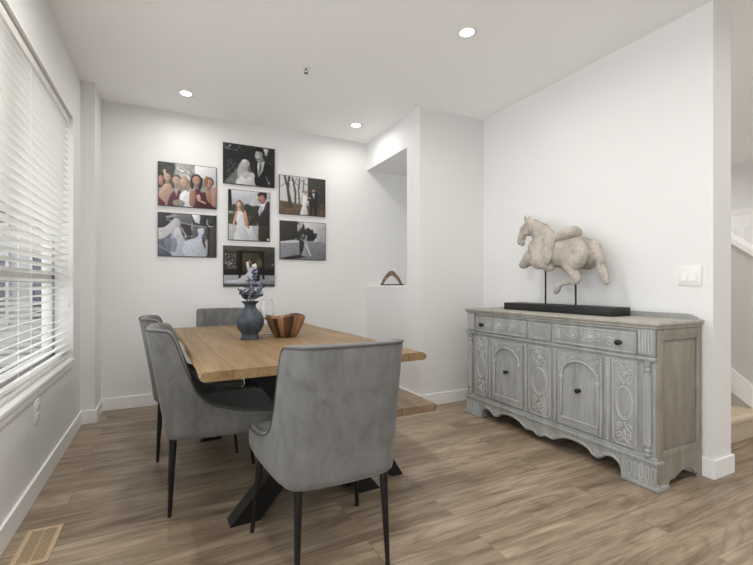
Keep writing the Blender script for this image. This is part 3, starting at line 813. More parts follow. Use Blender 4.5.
# ------------------------------------------------------------------ dining chairs
def outline():
    """outer plan curve, from the front left tip round the back to the front right tip"""
    L = [(-.265, .262), (-.266, .18), (-.262, .09), (-.254, 0), (-.244, -.09), (-.232, -.17), (-.212, -.218), (-.175, -.245), (-.10, -.256), (0, -.26)]
    full = L + [(-x, y) for x, y in L[-2::-1]]
    return spline([(x, y, 0) for x, y in full], 14)
def rim_h(x, y):
    prof = [(-.30, .892), (-.21, .892), (-.165, .888), (-.147, .876), (-.136, .845), (-.126, .784), (-.115, .717), (-.102, .647), (-.088, .600), (-.066, .562), (-.035, .535), (.0, .518), (.093, .491), (.2, .478), (.262, .473), (.3, .47)]
    for (a, p), (b, q) in zip(prof, prof[1:]):
        if a <= y <= b:
            t = (y - a) / (b - a)
            return p + (q - p) * t
    return prof[-1][1]
def lean(z): return -.17 * max(0, z - .43)
ZB = .362
def make_chair():
    t = empty('dining_chair')
    C = outline()
    n = len(C)
    th = .052
    # smooth the rim
    hs = [rim_h(p.x, p.y) for p in C]
    for _ in range(2): hs = [hs[0]] + [(hs[i - 1] + 2 * hs[i] + hs[i + 1]) / 4 for i in range(1, n - 1)] + [hs[-1]]
    bm = new()
    rings = []; rim = []
    for i, p in enumerate(C):
        tg = (C[min(i + 1, n - 1)] - C[max(i - 1, 0)]).normalized()
        nrm = Vector((-tg.y, tg.x, 0))          # inward
        if nrm.dot(Vector((0, .05, 0)) - p) < 0: nrm = -nrm
        h = hs[i]
        tt = th * (.62 + .38 * min(1, (h - .47) / .15))
        prof = [(.05, ZB), (.018, ZB + .004), (.004, ZB + .018), (0, ZB + .04)]
        for k in range(1, 10): prof.append((0.0, ZB + .04 + (h - .016 - ZB - .04) * k / 9))
        prof += [(.003, h - .006), (.012, h), (tt - .014, h + .001), (tt - .003, h - .006), (tt, h - .016)]
        hi = .43
        for k in range(1, 6): prof.append((tt, h - .016 + (hi - h + .016) * k / 5))
        ring = []
        for d, z in prof:
            q = p + nrm * d
            ring.append(bm.verts.new((q.x, q.y + lean(z), z)))
        rings.append(ring)
        q = p + nrm * .0015
        rim.append((q.x, q.y + lean(h), h - .006))
    for a, b in zip(rings, rings[1:]):
        for k in range(len(a) - 1):
            bm.faces.new((a[k], b[k], b[k + 1], a[k + 1]))
    bm.faces.new(rings[0]); bm.faces.new(rings[-1][::-1])
    obj('backrest', bm, M['velvet'], t, 50)
    bm = new(); tube(bm, rim, .0042, 8); obj('piping', bm, M['velvetpipe'], t)
    # seat pan (upholstered underside) and cushion
    def closed_outline(inset):
        pts = []
        for i, p in enumerate(C):
            tg = (C[min(i + 1, n - 1)] - C[max(i - 1, 0)]).normalized()
            nrm = Vector((-tg.y, tg.x, 0))
            if nrm.dot(Vector((0, .05, 0)) - p) < 0: nrm = -nrm
            pts.append(p + nrm * inset)
        return pts
    bm = new()
    ringz = []
    P = closed_outline(.045)
    for ins, z in ((.03, ZB - .001), (.004, ZB + .008), (0, ZB + .022), (0, .425)):
        c = Vector((0, 0, 0))
        ring = []
        for p in P:
            f = 1 - ins / .25
            ring.append(bm.verts.new((p.x * f, p.y * f, z)))
        ringz.append(ring)
    m = len(P)
    for a, b in zip(ringz, ringz[1:]):
        for k in range(m): bm.faces.new((a[k], a[(k + 1) % m], b[(k + 1) % m], b[k]))
    bm.faces.new(ringz[0][::-1]); bm.faces.new(ringz[-1])
    obj('seat_base', bm, M['velvet'], t, 50)
    bm = new()
    P = closed_outline(.036)
    # bring the front forward a little and round it
    ringz = []
    for s, z in ((.96, .426), (.992, .432), (1, .445), (.995, .46), (.97, .470), (.93, .4745), (.8, .478), (.5, .482), (.2, .484)):
        ring = []
        for p in P:
            y = p.y
            if y > .2: y += .022
            yy = y * s if y < 0 else y * s
            ring.append(bm.verts.new((p.x * s, max(yy, -.205 * s) , z)))
        ringz.append(ring)
    for a, b in zip(ringz, ringz[1:]):
        for k in range(m): bm.faces.new((a[k], a[(k + 1) % m], b[(k + 1) % m], b[k]))
    bm.faces.new(ringz[0][::-1]); bm.faces.new(ringz[-1])
    obj('seat_cushion', bm, M['velvet'], t, 60)
    for x0, y0, x1, y1 in ((.222, .2, .255, .235), (-.222, .2, -.255, .235), (.172, -.212, .182, -.228), (-.172, -.212, -.182, -.228)):
        bm = new()
        tube(bm, [(x0, y0, ZB + .006), (x0, y0, ZB - .004), (x0 + (x1 - x0) * .5, y0 + (y1 - y0) * .5, ZB / 2), (x1, y1, .009)], [.0165, .0165, .0125, .0085], 14)
        lg = obj('leg', bm, M['black'], t)
        bm = new(); lathe(bm, [(.008, .0), (.0095, .002), (.0095, .010), (.008, .012)], 14, (x1, y1, 0)); obj('foot_glide', bm, M['black'], lg)
    return t
GC = 'grey velvet dining chairs around the table'
def place(c, x, y, rz, label):
    c.location = (x, y, 0); c.rotation_euler = (0, 0, rz)
    tag(c, label, 'chair', GC)
ch = make_chair()
place(ch, .59, 1.685, 0, 'grey velvet dining chair in the foreground, its back turned to the viewer')
place(copy_tree(ch), .235, 2.40, -PI / 2, 'grey velvet dining chair on the window side, the nearer of those two')
place(copy_tree(ch), .170, 3.125, -PI / 2, 'grey velvet dining chair mostly hidden behind the nearer window-side chair')
place(copy_tree(ch), .46, 3.73, PI, 'grey velvet dining chair at the far head of the table below the photos')

# ------------------------------------------------------------------ table and bench
def live_top(bm, L, W, z0, z1, seed, amp=.014, flare=.022, ny=60):
    rnd = random.Random(seed)
    ph = [rnd.uniform(0, 6.28) for _ in range(8)]
    def wav(y, k): return amp * (math.sin(y * 3.1 + ph[k]) * .6 + math.sin(y * 7.7 + ph[k + 1]) * .35 + math.sin(y * 17 + ph[k + 2]) * .15)
    rows = []
    for i in range(ny + 1):
        y = -L / 2 + L * i / ny
        xl = -W / 2 + wav(y, 0); xr = W / 2 + wav(y, 3)
        e = flare * (.7 + .3 * math.sin(y * 5 + ph[6]))
        zm = z0 + (z1 - z0) * .42
        sec = [(xl + e, z1), (xl + e * .45, z1 - .006), (xl, zm), (xl + .006, z0 + .006), (xl + .018, z0), (xr - .018, z0), (xr - .006, z0 + .006), (xr, zm), (xr - e * .45, z1 - .006), (xr - e, z1)]
        rows.append([bm.verts.new((x, y, z)) for x, z in sec])
    for a, b in zip(rows, rows[1:]):
        for k in range(len(a)):
            bm.faces.new((a[k], a[(k + 1) % len(a)], b[(k + 1) % len(a)], b[k]))
    bm.faces.new(rows[0]); bm.faces.new(rows[-1][::-1])
    return bm

def beam(bm, a, b, w, y0, y1, zmin, zmax):
    """flat-cut slanted beam in the xz plane between a=(x,z) and b=(x,z), cut level at zmin / zmax"""
    dx, dz = b[0] - a[0], b[1] - a[1]
    hw = w / 2 * math.hypot(dx, dz) / abs(dz)     # half width measured level
    def at(z): return a[0] + dx * (z - a[1]) / dz
    pts = [(at(zmin) - hw, zmin), (at(zmin) + hw, zmin), (at(zmax) + hw, zmax), (at(zmax) - hw, zmax)]
    prism(bm, pts, lambda p, q, d: (p, d, q), y0, y1)
tb = empty('dining_table', (.612, 2.752, 0), math.radians(2.4), 'oak dining table with live edges and black crossed metal legs', 'table')
bm = new(); live_top(bm, 1.94, 1.075, .72, .76, 4, .008, .03); obj('tabletop', bm, M['table'], tb, 35)
for yy in (-.695, .49):
    bm = new(); beam(bm, (-.325, 0), (.32, .708), .098, yy - .045, yy + .045, 0, .708); obj('leg', bm, M['black'], tb, 30)
    bm = new(); beam(bm, (.325, 0), (-.26, .708), .098, yy - .0445, yy + .0445, 0.0, .708); obj('leg', bm, M['black'], tb, 30)
    bm = new(); box(bm, -.39, .39, yy - .05, yy + .05, .708, .7195, .001); obj('mounting_plate', bm, M['black'], tb, 30)
bn = empty('bench', (1.105, 2.67, 0), 0, 'oak live-edge bench pushed under the right side of the table', 'bench')
bm = new(); live_top(bm, 1.5, .44, .41, .45, 9, .006, .012); obj('bench_top', bm, M['bench'], bn, 35)
for yy in (-.52, .40):
    bm = new(); beam(bm, (-.215, 0), (.03, .40), .058, yy - .03, yy + .03, 0, .40); obj('leg', bm, M['black'], bn, 30)
    bm = new(); beam(bm, (.085, 0), (-.16, .40), .058, yy - .0295, yy + .0295, 0, .40); obj('leg', bm, M['black'], bn, 30)
    bm = new(); box(bm, -.20, .08, yy - .035, yy + .035, .40, .4095, .001); obj('mounting_plate', bm, M['black'], bn, 30)

# ------------------------------------------------------------------ on the table
ZT = .7602
va = empty('vase', (.461, 2.71, ZT), 0, 'slate blue round-bellied vase with a narrow flared neck on the table', 'vase')
bm = new()
prof = [(.003, 0), (.062, 0), (.066, .004), (.065, .012), (.058, .026), (.062, .040), (.080, .062), (.094, .088), (.099, .112), (.095, .136), (.082, .160), (.062, .182), (.046, .198), (.040, .210), (.041, .220), (.050, .230), (.060, .237), (.062, .241), (.058, .243), (.044, .235), (.034, .222), (.033, .205), (.05, .18), (.08, .14), (.08, .08), (.05, .03), (.003, .02)]
pp = [(max(p.x, .002), p.y) for p in spline([(a, b, 0) for a, b in prof], 2)]
lathe(bm, [(a * .86, b * .985) for a, b in pp], 48); obj('vase_body', bm, M['vase'], va, 60)
M['leaf'] = mat('blue_grey_leaf', (138, 145, 166), .6)
M['leafgreen'] = mat('green_leaf', (74, 92, 62), .6)
M['berry'] = mat('navy_berry', (26, 32, 52), .4)
M['stem'] = mat('stem_green', (70, 78, 70), .7)
rnd = random.Random(5)
def leaf(bm, p, d, L, w):
    d = d.normalized(); s = d.cross(Vector((rnd.uniform(-1, 1), rnd.uniform(-1, 1), .3))).normalized()
    u = d.cross(s)
    pts = []
    for t, ww in ((0, .15), (.3, .85), (.6, 1), (.85, .6), (1, .08)):
        c = p + d * L * t + u * (-.25 * L * t * t)
        pts.append((c - s * w * ww, c + u * w * .25 * ww, c + s * w * ww))
    vs = [[bm.verts.new(q) for q in r] for r in pts]
    lo = [[bm.verts.new(q - u * .0012) for q in r] for r in pts]
    for a, b in zip(vs, vs[1:]):
        bm.faces.new((a[0], a[1], b[1], b[0])); bm.faces.new((a[1], a[2], b[2], b[1]))
    for a, b in zip(lo, lo[1:]):
        bm.faces.new((b[0], b[1], a[1], a[0])); bm.faces.new((b[1], b[2], a[2], a[1]))
    for i in range(4):
        bm.faces.new((vs[i][0], vs[i + 1][0], lo[i + 1][0], lo[i][0])); bm.faces.new((vs[i][2], lo[i][2], lo[i + 1][2], vs[i + 1][2]))
NS = 9
stems = []
for k in range(NS):
    a = 2 * PI * k / NS + rnd.uniform(-.12, .12)
    ca, sa = math.cos(a), math.sin(a)
    reach = rnd.uniform(.03, .075)
    hgt = rnd.choice((.26, .285, .305)) - reach * .5
    if k == 0: ca = sa = 0; hgt = .372; reach = 0
    if k == 3: hgt = .325; reach = .025
    lx, ly = .026, -.013      # the bunch leans to one side
    stems.append(spline([(.020 * ca, .020 * sa, -.018), (.016 * ca, .016 * sa, .155), (.022 * ca + lx * .08, .022 * sa + ly * .08, .192), ((.4 * reach + .024) * ca + lx * .45, (.4 * reach + .024) * sa + ly * .45, .192 + (hgt - .192) * .5), ((reach + .014) * ca + lx, (reach + .014) * sa + ly, hgt)], 6))
taken = [[p.copy() for p in st] for st in stems]
def clear(pts, k, tol):
    return all((p - q).length > tol for j in range(NS) if j != k for q in taken[j] for p in pts)
for k in range(NS):
    sp_ = empty('berry_sprig', (va.location.x, va.location.y, ZT + .05), 0, 'blue-grey leafy sprig with dark berries standing in the slate blue vase', 'sprig', 'sprigs in the blue vase')
    P3 = stems[k]
    bm = new(); tube(bm, P3, [.0018] * (len(P3) - 1) + [.0008], 6); obj('stem', bm, M['stem'], sp_)
    bml = new(); bmb = new()
    for p in P3[11:]:
        if p.z < .192: continue
        for q in range(10):
            an = rnd.uniform(0, 6.28)
            d = Vector((math.cos(an), math.sin(an), rnd.uniform(.0, .9))).normalized()
            L = rnd.uniform(.014, .026)
            smp = [p + d * L * f for f in (.3, .65, 1)]
            if rnd.random() < .55:
                if p.z > .2 and p.z + d.z * L > .207 and clear(smp, k, .0125):
                    leaf(bml, p, d, L, rnd.uniform(.003, .005)); taken[k] += smp
            else:
                e = p + d * rnd.uniform(.010, .028)
                if e.z > .202 and clear([e, (p + e) / 2], k, .0135):
                    tube(bmb, [p, e], .0007, 4)
                    sphere(bmb, e, rnd.uniform(.0042, .0058), 1); taken[k] += [e, (p + e) / 2]
    obj('leaves', bml, M['leafgreen'] if k == 5 else M['leaf'], sp_, 60, False); obj('berries', bmb, M['berry'], sp_, 60)

bo = empty('wooden_bowl', (.694, 2.75, ZT), .4, 'striped wooden bowl with a wavy rim on the table beside the vase', 'bowl')
bm = new()
prof = [(.002, 0), (.05, 0), (.066, .004), (.078, .02), (.093, .05), (.106, .08), (.116, .11), (.121, .135), (.121, .140), (.117, .141), (.113, .134), (.106, .108), (.094, .075), (.08, .045), (.06, .022), (.002, .014)]
n = 96
rings = []
for r, h in prof:
    ring = []
    for i in range(n):
        an = 2 * PI * i / n
        k = h / .14
        hh = h * (.98 + .065 * k * math.sin(3 * an + .6))
        rr = r * 1.06 * (1 + .03 * k * math.sin(3 * an + 2.2))
        ring.append(bm.verts.new((rr * math.cos(an), rr * math.sin(an), hh)))
    rings.append(ring)
for a, b in zip(rings, rings[1:]):
    for i in range(n): bm.faces.new((a[i], a[(i + 1) % n], b[(i + 1) % n], b[i]))
bm.faces.new(rings[0][::-1]); bm.faces.new(rings[-1])
obj('bowl_body', bm, M['bowl'], bo, 60)

wg = empty('wine_glass', (.612, 2.93, ZT), 0, 'clear stemmed wine glass standing behind the vase and bowl', 'wine glass')
bm = new()
prof = [(.001, 0), (.034, 0), (.035, .002), (.02, .005), (.006, .010), (.0042, .03), (.004, .075), (.006, .088), (.018, .098), (.034, .118), (.041, .145), (.040, .175), (.035, .215), (.0345, .216), (.0338, .215), (.0388, .175), (.0396, .145), (.033, .12), (.017, .1005), (.001, .094)]
pp = [(max(p.x, .0008), max(p.y, 0)) for p in spline([(a, b, 0) for a, b in prof], 3)]
lathe(bm, [(a * 1.08, b * 1.1) for a, b in pp], 40); obj('glass_body', bm, M['glass'], wg, 60)

# ------------------------------------------------------------------ boomerang in the niche
M['boomwood'] = mat('boomerang_wood', (110, 82, 62), .45)
M['boomdark'] = mat('boomerang_dark', (48, 40, 36), .5)
M['boomyel'] = mat('boomerang_yellow', (206, 176, 110), .5)
bo2 = empty('boomerang', (2.2, 4.06, NZ0 + .022), math.radians(-35), 'brown wooden boomerang with pale painted spots propped on the niche ledge', 'boomerang')
outer = spline([(-.118, .012, 0), (-.085, .085, 0), (-.03, .148, 0), (0, .158, 0), (.03, .148, 0), (.085, .085, 0), (.118, .012, 0)], 6)
inner = spline([(.09, .012, 0), (.06, .06, 0), (.015, .103, 0), (0, .107, 0), (-.015, .103, 0), (-.06, .06, 0), (-.09, .012, 0)], 6)
bm = new(); prism(bm, [(p.x, p.y) for p in outer + inner], lambda a, b, d: (a, d, b), -.006, .006); obj('arms', bm, M['boomwood'], bo2, 30)
for x, zz, r, sc in ((-.068, .076, .013, 1.8), (0, .13, .012, 1), (.06, .085, .01, 1.4)):
    bm = new()
    bmesh.ops.create_uvsphere(bm, u_segments=16, v_segments=8, radius=1, matrix=Matrix.Translation((x, 0, zz)) @ Matrix.Rotation(math.copysign(.6, x) if sc > 1 else 0, 4, 'Y') @ Matrix.Diagonal((r * .8, .0072, r * sc, 1)))
    obj('painted_spot', bm, M['boomyel'], bo2)
bm = new(); box(bm, -.125, .135, -.022, .022, 0, .013, .004); obj('stand', bm, M['boomdark'], bo2)

# ------------------------------------------------------------------ sideboard
YC = 2.126; XF = 2.335; XW = 2.752; HWD = .785
sbd = empty('sideboard', ((XF + XW) / 2, YC, 0), 0, 'grey washed antique sideboard with carved doors, drawers and black knobs', 'sideboard')
def F(w, z, p): return (XF - p, YC + w, z)
def sobj(name, bm, m, parent=None, smooth=40):
    o = obj(name, bm, m, None, smooth)
    o.parent = parent or sbd
    if parent is None: o.matrix_parent_inverse = Matrix.Translation(-sbd.location)
    return o
def fbox(bm, w0, w1, z0, z1, p0, p1, bev=0):
    box(bm, XF - p1, XF - p0, YC + w0, YC + w1, z0, z1, bev)
def fpoly(bm, pts, p0, p1): prism(bm, pts, F, p0, p1)
def ftube(bm, pts, r, p=0.0, n=6, closed=False): tube(bm, [F(a, b, p) for a, b in pts], r, n, closed)
def arc(cx, cz, rx, rz, a0, a1, n=24): return [(cx + rx * math.cos(math.radians(a0 + (a1 - a0) * i / n)), cz + rz * math.sin(math.radians(a0 + (a1 - a0) * i / n))) for i in range(n + 1)]
def spiral(cx, cz, r0, r1, a0, turns, n=22):
    return [(cx + (r0 + (r1 - r0) * i / n) * math.cos(a0 + turns * 2 * PI * i / n), cz + (r0 + (r1 - r0) * i / n) * math.sin(a0 + turns * 2 * PI * i / n)) for i in range(n + 1)]

bm = new()   # carcass
fbox(bm, -HWD + .004, HWD - .004, .16, .862, -(XW - XF), 0, .003)
sobj('carcass', bm, M['sb'])
# right and left end frames with sunk panels
for sgn in (-1, 1):
    y_out = YC + sgn * (HWD - .004)
    a, b = (y_out, y_out + sgn * .012)
    ya, yb = min(a, b), max(a, b)
    bm = new()
    for x0, x1, z0, z1 in ((XF, XF + .045, .16, .862), (XW - .045, XW, .0, .862), (XF + .045, XW - .045, .16, .205), (XF + .045, XW - .045, .80, .862)):
        box(bm, x0, x1, ya, yb, z0, z1, .003)
    sobj('end_frame', bm, M['sbside'])
    bm = new(); c2 = y_out + sgn * .003; box(bm, XF + .05, XW - .05, min(y_out - sgn * .002, c2), max(y_out - sgn * .002, c2), .21, .795, .001); sobj('end_panel', bm, M['sbside'])
    # shaped apron on the end
    bm = new()
    prof = [(0, .165), (.415, .165), (.415, .0), (.39, .0), (.375, .028), (.355, .04), (.345, .034), (.325, .055), (.29, .072), (.25, .078), (.21, .072), (.17, .055), (.14, .04), (.115, .045), (.095, .03), (.08, .0), (0, 0)]
    prism(bm, prof, lambda p, q, d: (XF + .001 + p, d, q), min(a, b) - .0008, max(a, b) + .0008)
    sobj('end_apron', bm, M['sbside'], None, 30)
    # little foot moulding
    bm = new(); c3 = y_out + sgn * .0235
    box(bm, XF - .0185, XF + .085, min(y_out, c3), max(y_out, c3), 0, .026, .006); sobj('foot_moulding', bm, M['sb'])
# plinth moulding
bm = new()
fbox(bm, -HWD - .012, HWD + .012, .138, .158, -.05, .022, .006)
fbox(bm, -HWD - .004, HWD + .004, .156, .172, -.05, .012, .005)
sobj('plinth_moulding', bm, M['sb'])
# front apron with scalloped edge
half = [(0, .042), (.03, .05), (.05, .062), (.085, .06), (.115, .056), (.14, .066), (.18, .088), (.24, .104), (.32, .103), (.38, .088), (.41, .064), (.44, .056), (.47, .064), (.50, .088), (.545, .094), (.58, .074), (.596, .04), (.594, .022), (.606, .02), (.606, 0), (HWD + .004, 0), (HWD + .004, .142)]
hs = [(a, b) for a, b in half]
smoothpart = [(p.x, p.y) for p in spline([(a, b, 0) for a, b in hs[:17]], 4)]
right = smoothpart + hs[17:]
pts = [(-a, b) for a, b in right[:0:-1]] + right
bm = new(); fpoly(bm, pts, -.02, .014); sobj('apron', bm, M['sb'], None, 30)
bm = new()   # apron carving
for s in (-1, 1):
    e = [(s * a, b + .014) for a, b in smoothpart[2:-3]]
    ftube(bm, e, .004, .0145)
    ftube(bm, spiral(s * .44, .086, .022, .004, -PI / 2 if s > 0 else -PI / 2, 1.4 * s), .0038, .015)
    ftube(bm, spiral(s * .13, .086, .018, .003, -PI / 2, -1.3 * s), .0034, .015)
    for k in range(5):
        w = s * (.645 + k * .032)
        ftube(bm, arc(w, .108, .010, .008, 0, 180, 8) + arc(w, .052, .010, .008, 180, 360, 8), .0032, .0145, 6, True)
sobj('apron_carving', bm, M['carve'])
for s in (-1, 1):
    bm = new(); fbox(bm, min(s * .602, s * (HWD + .022)), max(s * .602, s * (HWD + .022)), 0, .024, -.05, .03, .007); fbox(bm, min(s * .606, s * (HWD + .012)), max(s * .606, s * (HWD + .012)), .022, .034, -.05, .02, .005); sobj('front_foot', bm, M['sb'])

# top board, gallery rail at the back
bm = new()
box(bm, XF - .028, XW, YC - HWD - .024, YC + HWD + .024, .880, .900, .006, 3)
box(bm, XF - .016, XW, YC - HWD - .012, YC + HWD + .012, .862, .882, .006)
sobj('top_board', bm, M['sbtop'])
bm = new()
prism(bm, [(-HWD + .01, .9), (HWD - .01, .9), (HWD - .01, .912), (HWD - .05, .93), (-HWD + .05, .93), (-HWD + .01, .912)], lambda a, b, d: (d, YC + a, b), XW - .02, XW - .002)
sobj('gallery_rail', bm, M['sb'], None, 30)
# corner pilasters: scrolled corbel above, turned half column below
for s in (-1, 1):
    w0, w1 = sorted((s * .690, s * (HWD - .002)))
    bm = new(); fbox(bm, w0, w1, .715, .862, 0, .016, .004); fbox(bm, w0 - .006, w1 + .006, .690, .712, 0, .026, .006); cb = sobj('corbel', bm, M['sb'])
    bm = new()
    for k in range(5):
        w = w0 + .014 + k * .0165
        ftube(bm, [(w, .728), (w, .852)], .0055, .017)
    sobj('corbel_fluting', bm, M['carve'], cb)
    wc = s * .742
    bm = new()
    lathe(bm, [(.019, .174), (.021, .182), (.015, .190), (.021, .198), (.021, .206), (.014, .214), (.017, .23), (.019, .40), (.017, .618), (.013, .626), (.019, .634), (.019, .644), (.013, .652), (.018, .664), (.02, .690)], 20, (XF - .008, YC + wc, 0))
    cl = sobj('corner_column', bm, M['sb'])
    bm = new()
    for k in range(7):
        an = math.radians(110 + k * 23.3)
        cx, cy = XF - .008 + .0185 * math.cos(an), YC + wc + .0185 * math.sin(an)
        tube(bm, [(cx, cy, .235), (cx, cy, .612)], .0032, 6)
    sobj('column_reeds', bm, M['carve'], cl)
# frieze ledge under the drawers
bm = new(); fbox(bm, -.69, .69, .688, .704, 0, .012, .004); fbox(bm, -.69, .69, .846, .86, 0, .01, .004); sobj('frieze_moulding', bm, M['sb'])
# knob maker
def knob(w, z, p, parent):
    bm = new()
    lathe(bm, [(.012, .0), (.013, -.002), (.006, -.006), (.006, -.014), (.013, -.019), (.0165, -.024), (.0155, -.031), (.008, -.035), (.001, -.0355)], 22, (XF - p, YC + w, z), 'X')
    sobj('knob', bm, M['darkknob'], parent)
# drawers
for s in (-1, 1):
    w0, w1 = sorted((s * .118, s * .682))
    bm = new(); fbox(bm, w0, w1, .712, .840, 0, .010, .003); dr = sobj('drawer', bm, M['sb'])
    bm = new()
    for ww, zz in ((0, 0),):
        ftube(bm, [(w0 + .012, .724), (w1 - .012, .724), (w1 - .012, .828), (w0 + .012, .828)], .003, .0105, 6, True)
    # scrolling vine
    cc = s * .40
    ftube(bm, [(cc + .17 * t, .776 + .016 * math.sin(t * PI * 2.0)) for t in [i / 20 - 1 for i in range(41)]], .0034, .0105)
    for q in (-.12, -.04, .04, .12):
        d = 1 if q in (-.12, .04) else -1
        ftube(bm, spiral(cc + q, .776 - d * .008, .026, .004, d * PI / 2, d * 1.5), .0034, .011)
        sphere(bm, F(cc + q, .776 - d * .008, .012), .006, 1)
    sphere(bm, F(cc, .779, .011), .017, 2, (.35, 1, 1)); ftube(bm, arc(cc, .779, .025, .025, 0, 360, 20)[:-1], .003, .0105, 6, True)
    for q in (-.245, -.23) if s < 0 else (.245, .23): pass
    for q in (.135, .152, .169):
        ftube(bm, [(s * q, .748), (s * q, .806)], .004, .0105)
    sobj('drawer_carving', bm, M['carve'], dr)
    knob(s * .588, .772, .010, dr)
# centre drawer panel
bm = new(); fbox(bm, -.1, .1, .712, .840, 0, .008, .003); cpn = sobj('centre_panel', bm, M['sb'])
bm = new()
ftube(bm, [(-.075, .735), (-.055, .725), (.055, .725), (.075, .735), (.075, .817), (.055, .827), (-.055, .827), (-.075, .817)], .0032, .0085, 6, True)
ftube(bm, [(-.06, .745), (-.045, .737), (.045, .737), (.06, .745), (.06, .807), (.045, .815), (-.045, .815), (-.06, .807)], .0022, .0085, 6, True)
sobj('panel_carving', bm, M['carve'], cpn)
# doors
for s in (-1, 1):
    a, b = .155, .478
    w0, w1 = sorted((s * a, s * b))
    wc = s * (a + b) / 2
    hw_ = .130
    bm = new()
    # stiles, rails and the arched head around a sunk field
    fbox(bm, w0, w0 + .033, .185, .665, 0, .012, .003); fbox(bm, w1 - .033, w1, .185, .665, 0, .012, .003)
    fbox(bm, w0 + .031, w1 - .031, .186, .232, 0, .0115, .003)
    ar = arc(wc, .508, hw_, .108, 0, 180, 28)
    fpoly(bm, [(w0 + .031, .664), (w0 + .031, .507)] + ar[::-1] + [(w1 - .031, .507), (w1 - .031, .664)], 0, .0118)
    dr = sobj('door', bm, M['sb'], None, 30)
    bm = new(); fbox(bm, w0 + .03, w1 - .03, .23, .655, 0, .003); sobj('door_panel', bm, M['sb'], dr)
    bm = new()
    ftube(bm, [(wc + hw_, .238)] + [(wc + hw_, .30), (wc + hw_, .50)] + ar + [(wc - hw_, .50), (wc - hw_, .238)], .0048, .0125, 8, True)
    # shoulders of the arch
    for q in (-1, 1):
        fbox(bm, wc + q * hw_ - .016, wc + q * hw_ + .016, .496, .51, .01, .02, .003)
        fbox(bm, wc + q * hw_ - .012, wc + q * hw_ + .012, .484, .496, .01, .017, .003)
    # beads round the arch, scrolls in the spandrels
    for i in range(15):
        x, zz = arc(wc, .508, .144, .126, 22, 158, 14)[i]
        sphere(bm, F(x, zz, .012), .0052, 1)
    for q in (-1, 1):
        ftube(bm, spiral(wc + q * .122, .628, .022, .004, PI / 2, q * 1.5), .0036, .0125)
        ftube(bm, [(wc + q * .09, .645), (wc + q * .05, .640), (wc, .650)], .0036, .0125)
        ftube(bm, spiral(wc + q * .052, .635, .012, .003, 0, -q * 1.3, 14), .0028, .0125)
    ftube(bm, [(w0 + .01, .195), (w1 - .01, .195), (w1 - .01, .656), (w0 + .01, .656)], .003, .0125, 6, True)
    fbox(bm, w0 + .033, w1 - .033, .232, .242, .008, .017, .003)
    sobj('door_carving', bm, M['carve'], dr)
    knob(wc, .432, .003, dr)
# beaded strips beside the doors
for s in (-1, 1):
    for w in (.128, .508):
        bm = new(); fbox(bm, s * w - .016, s * w + .016, .178, .672, 0, .006, .002); st = sobj('beaded_strip', bm, M['sb'])
        bm = new()
        for k in range(26):
            sphere(bm, F(s * w, .190 + k * .0188, .006), .0075, 1, (.8, 1, 1))
        sobj('beads', bm, M['carve'], st)
# carved upright panels: centre and the two sides
def carved_panel(w, hw):
    bm = new(); fbox(bm, w - hw, w + hw, .180, .672, 0, .007, .003); pn = sobj('carved_panel', bm, M['sb'])
    bm = new()
    k = hw - .012
    ftube(bm, [(w - k, .214), (w - k * .72, .192), (w + k * .72, .192), (w + k, .214), (w + k, .638), (w + k * .72, .66), (w - k * .72, .66), (w - k, .638)], .0034, .0075, 6, True)
    ftube(bm, arc(w, .426, k * .72, .092, 0, 360, 36)[:-1], .0052, .0075, 8, True)
    ftube(bm, arc(w, .426, k * .58, .078, 0, 360, 36)[:-1], .0022, .0075, 6, True)
    for v in (-1, 1):
        z0 = .426 + v * .165
        for q in (-1, 1):
            ftube(bm, spiral(w + q * k * .42, z0 + v * .022, k * .36, .003, v * PI / 2, q * v * 1.5), .0042, .0078)
            ftube(bm, spiral(w + q * k * .5, z0 - v * .038, k * .26, .003, -v * PI / 2, -q * v * 1.4), .0036, .0078)
            ftube(bm, [(w, z0 - v * .06), (w + q * k * .3, z0 - v * .02), (w + q * k * .72, z0 - v * .006)], .0036, .0078)
            ftube(bm, [(w, z0 + v * .03), (w + q * k * .2, z0 + v * .05), (w + q * k * .62, z0 + v * .057)], .0032, .0078)
        sphere(bm, F(w, z0, .007), .016, 2, (.4, .75, 1.3))
    sobj('panel_carving', bm, M['carve'], pn)
carved_panel(0, .104)
carved_panel(-.610, .078); carved_panel(.610, .078)

# ------------------------------------------------------------------ horse sculpture
hx = 2.585
hs_ = empty('horse_sculpture', (hx, 2.2, .9003), 0, 'weathered plaster horse statue on two rods over a long black base', 'sculpture')
def hobj(name, bm, m, smooth=60):
    o = obj(name, bm, m, None, smooth); o.parent = hs_; o.matrix_parent_inverse = Matrix.Translation(-hs_.location); return o
bm = new(); box(bm, hx - .095, hx + .09, 1.70, 2.645, .9003, .956, .003); hobj('plinth', bm, M['blackwood'], 30)
for yy, zt in ((2.301, 1.30), (2.036, 1.27)):
    bm = new(); tube(bm, [(hx, yy, .945), (hx, yy, zt)], .0065, 12); hobj('rod', bm, M['black'])
bm = new()
def chain(pts, n=10, sub=2):
    """pts: (dx, y, z, r, flat) lofted by overlapping balls"""
    for a, b in zip(pts, pts[1:]):
        for i in range(n + 1):
            t = i / n; e = t * t * (3 - 2 * t)
            r = a[3] + (b[3] - a[3]) * e; fl = a[4] + (b[4] - a[4]) * t
            sphere(bm, (hx + a[0] + (b[0] - a[0]) * t, a[1] + (b[1] - a[1]) * t, a[2] + (b[2] - a[2]) * t), r, sub, (fl, 1, 1))
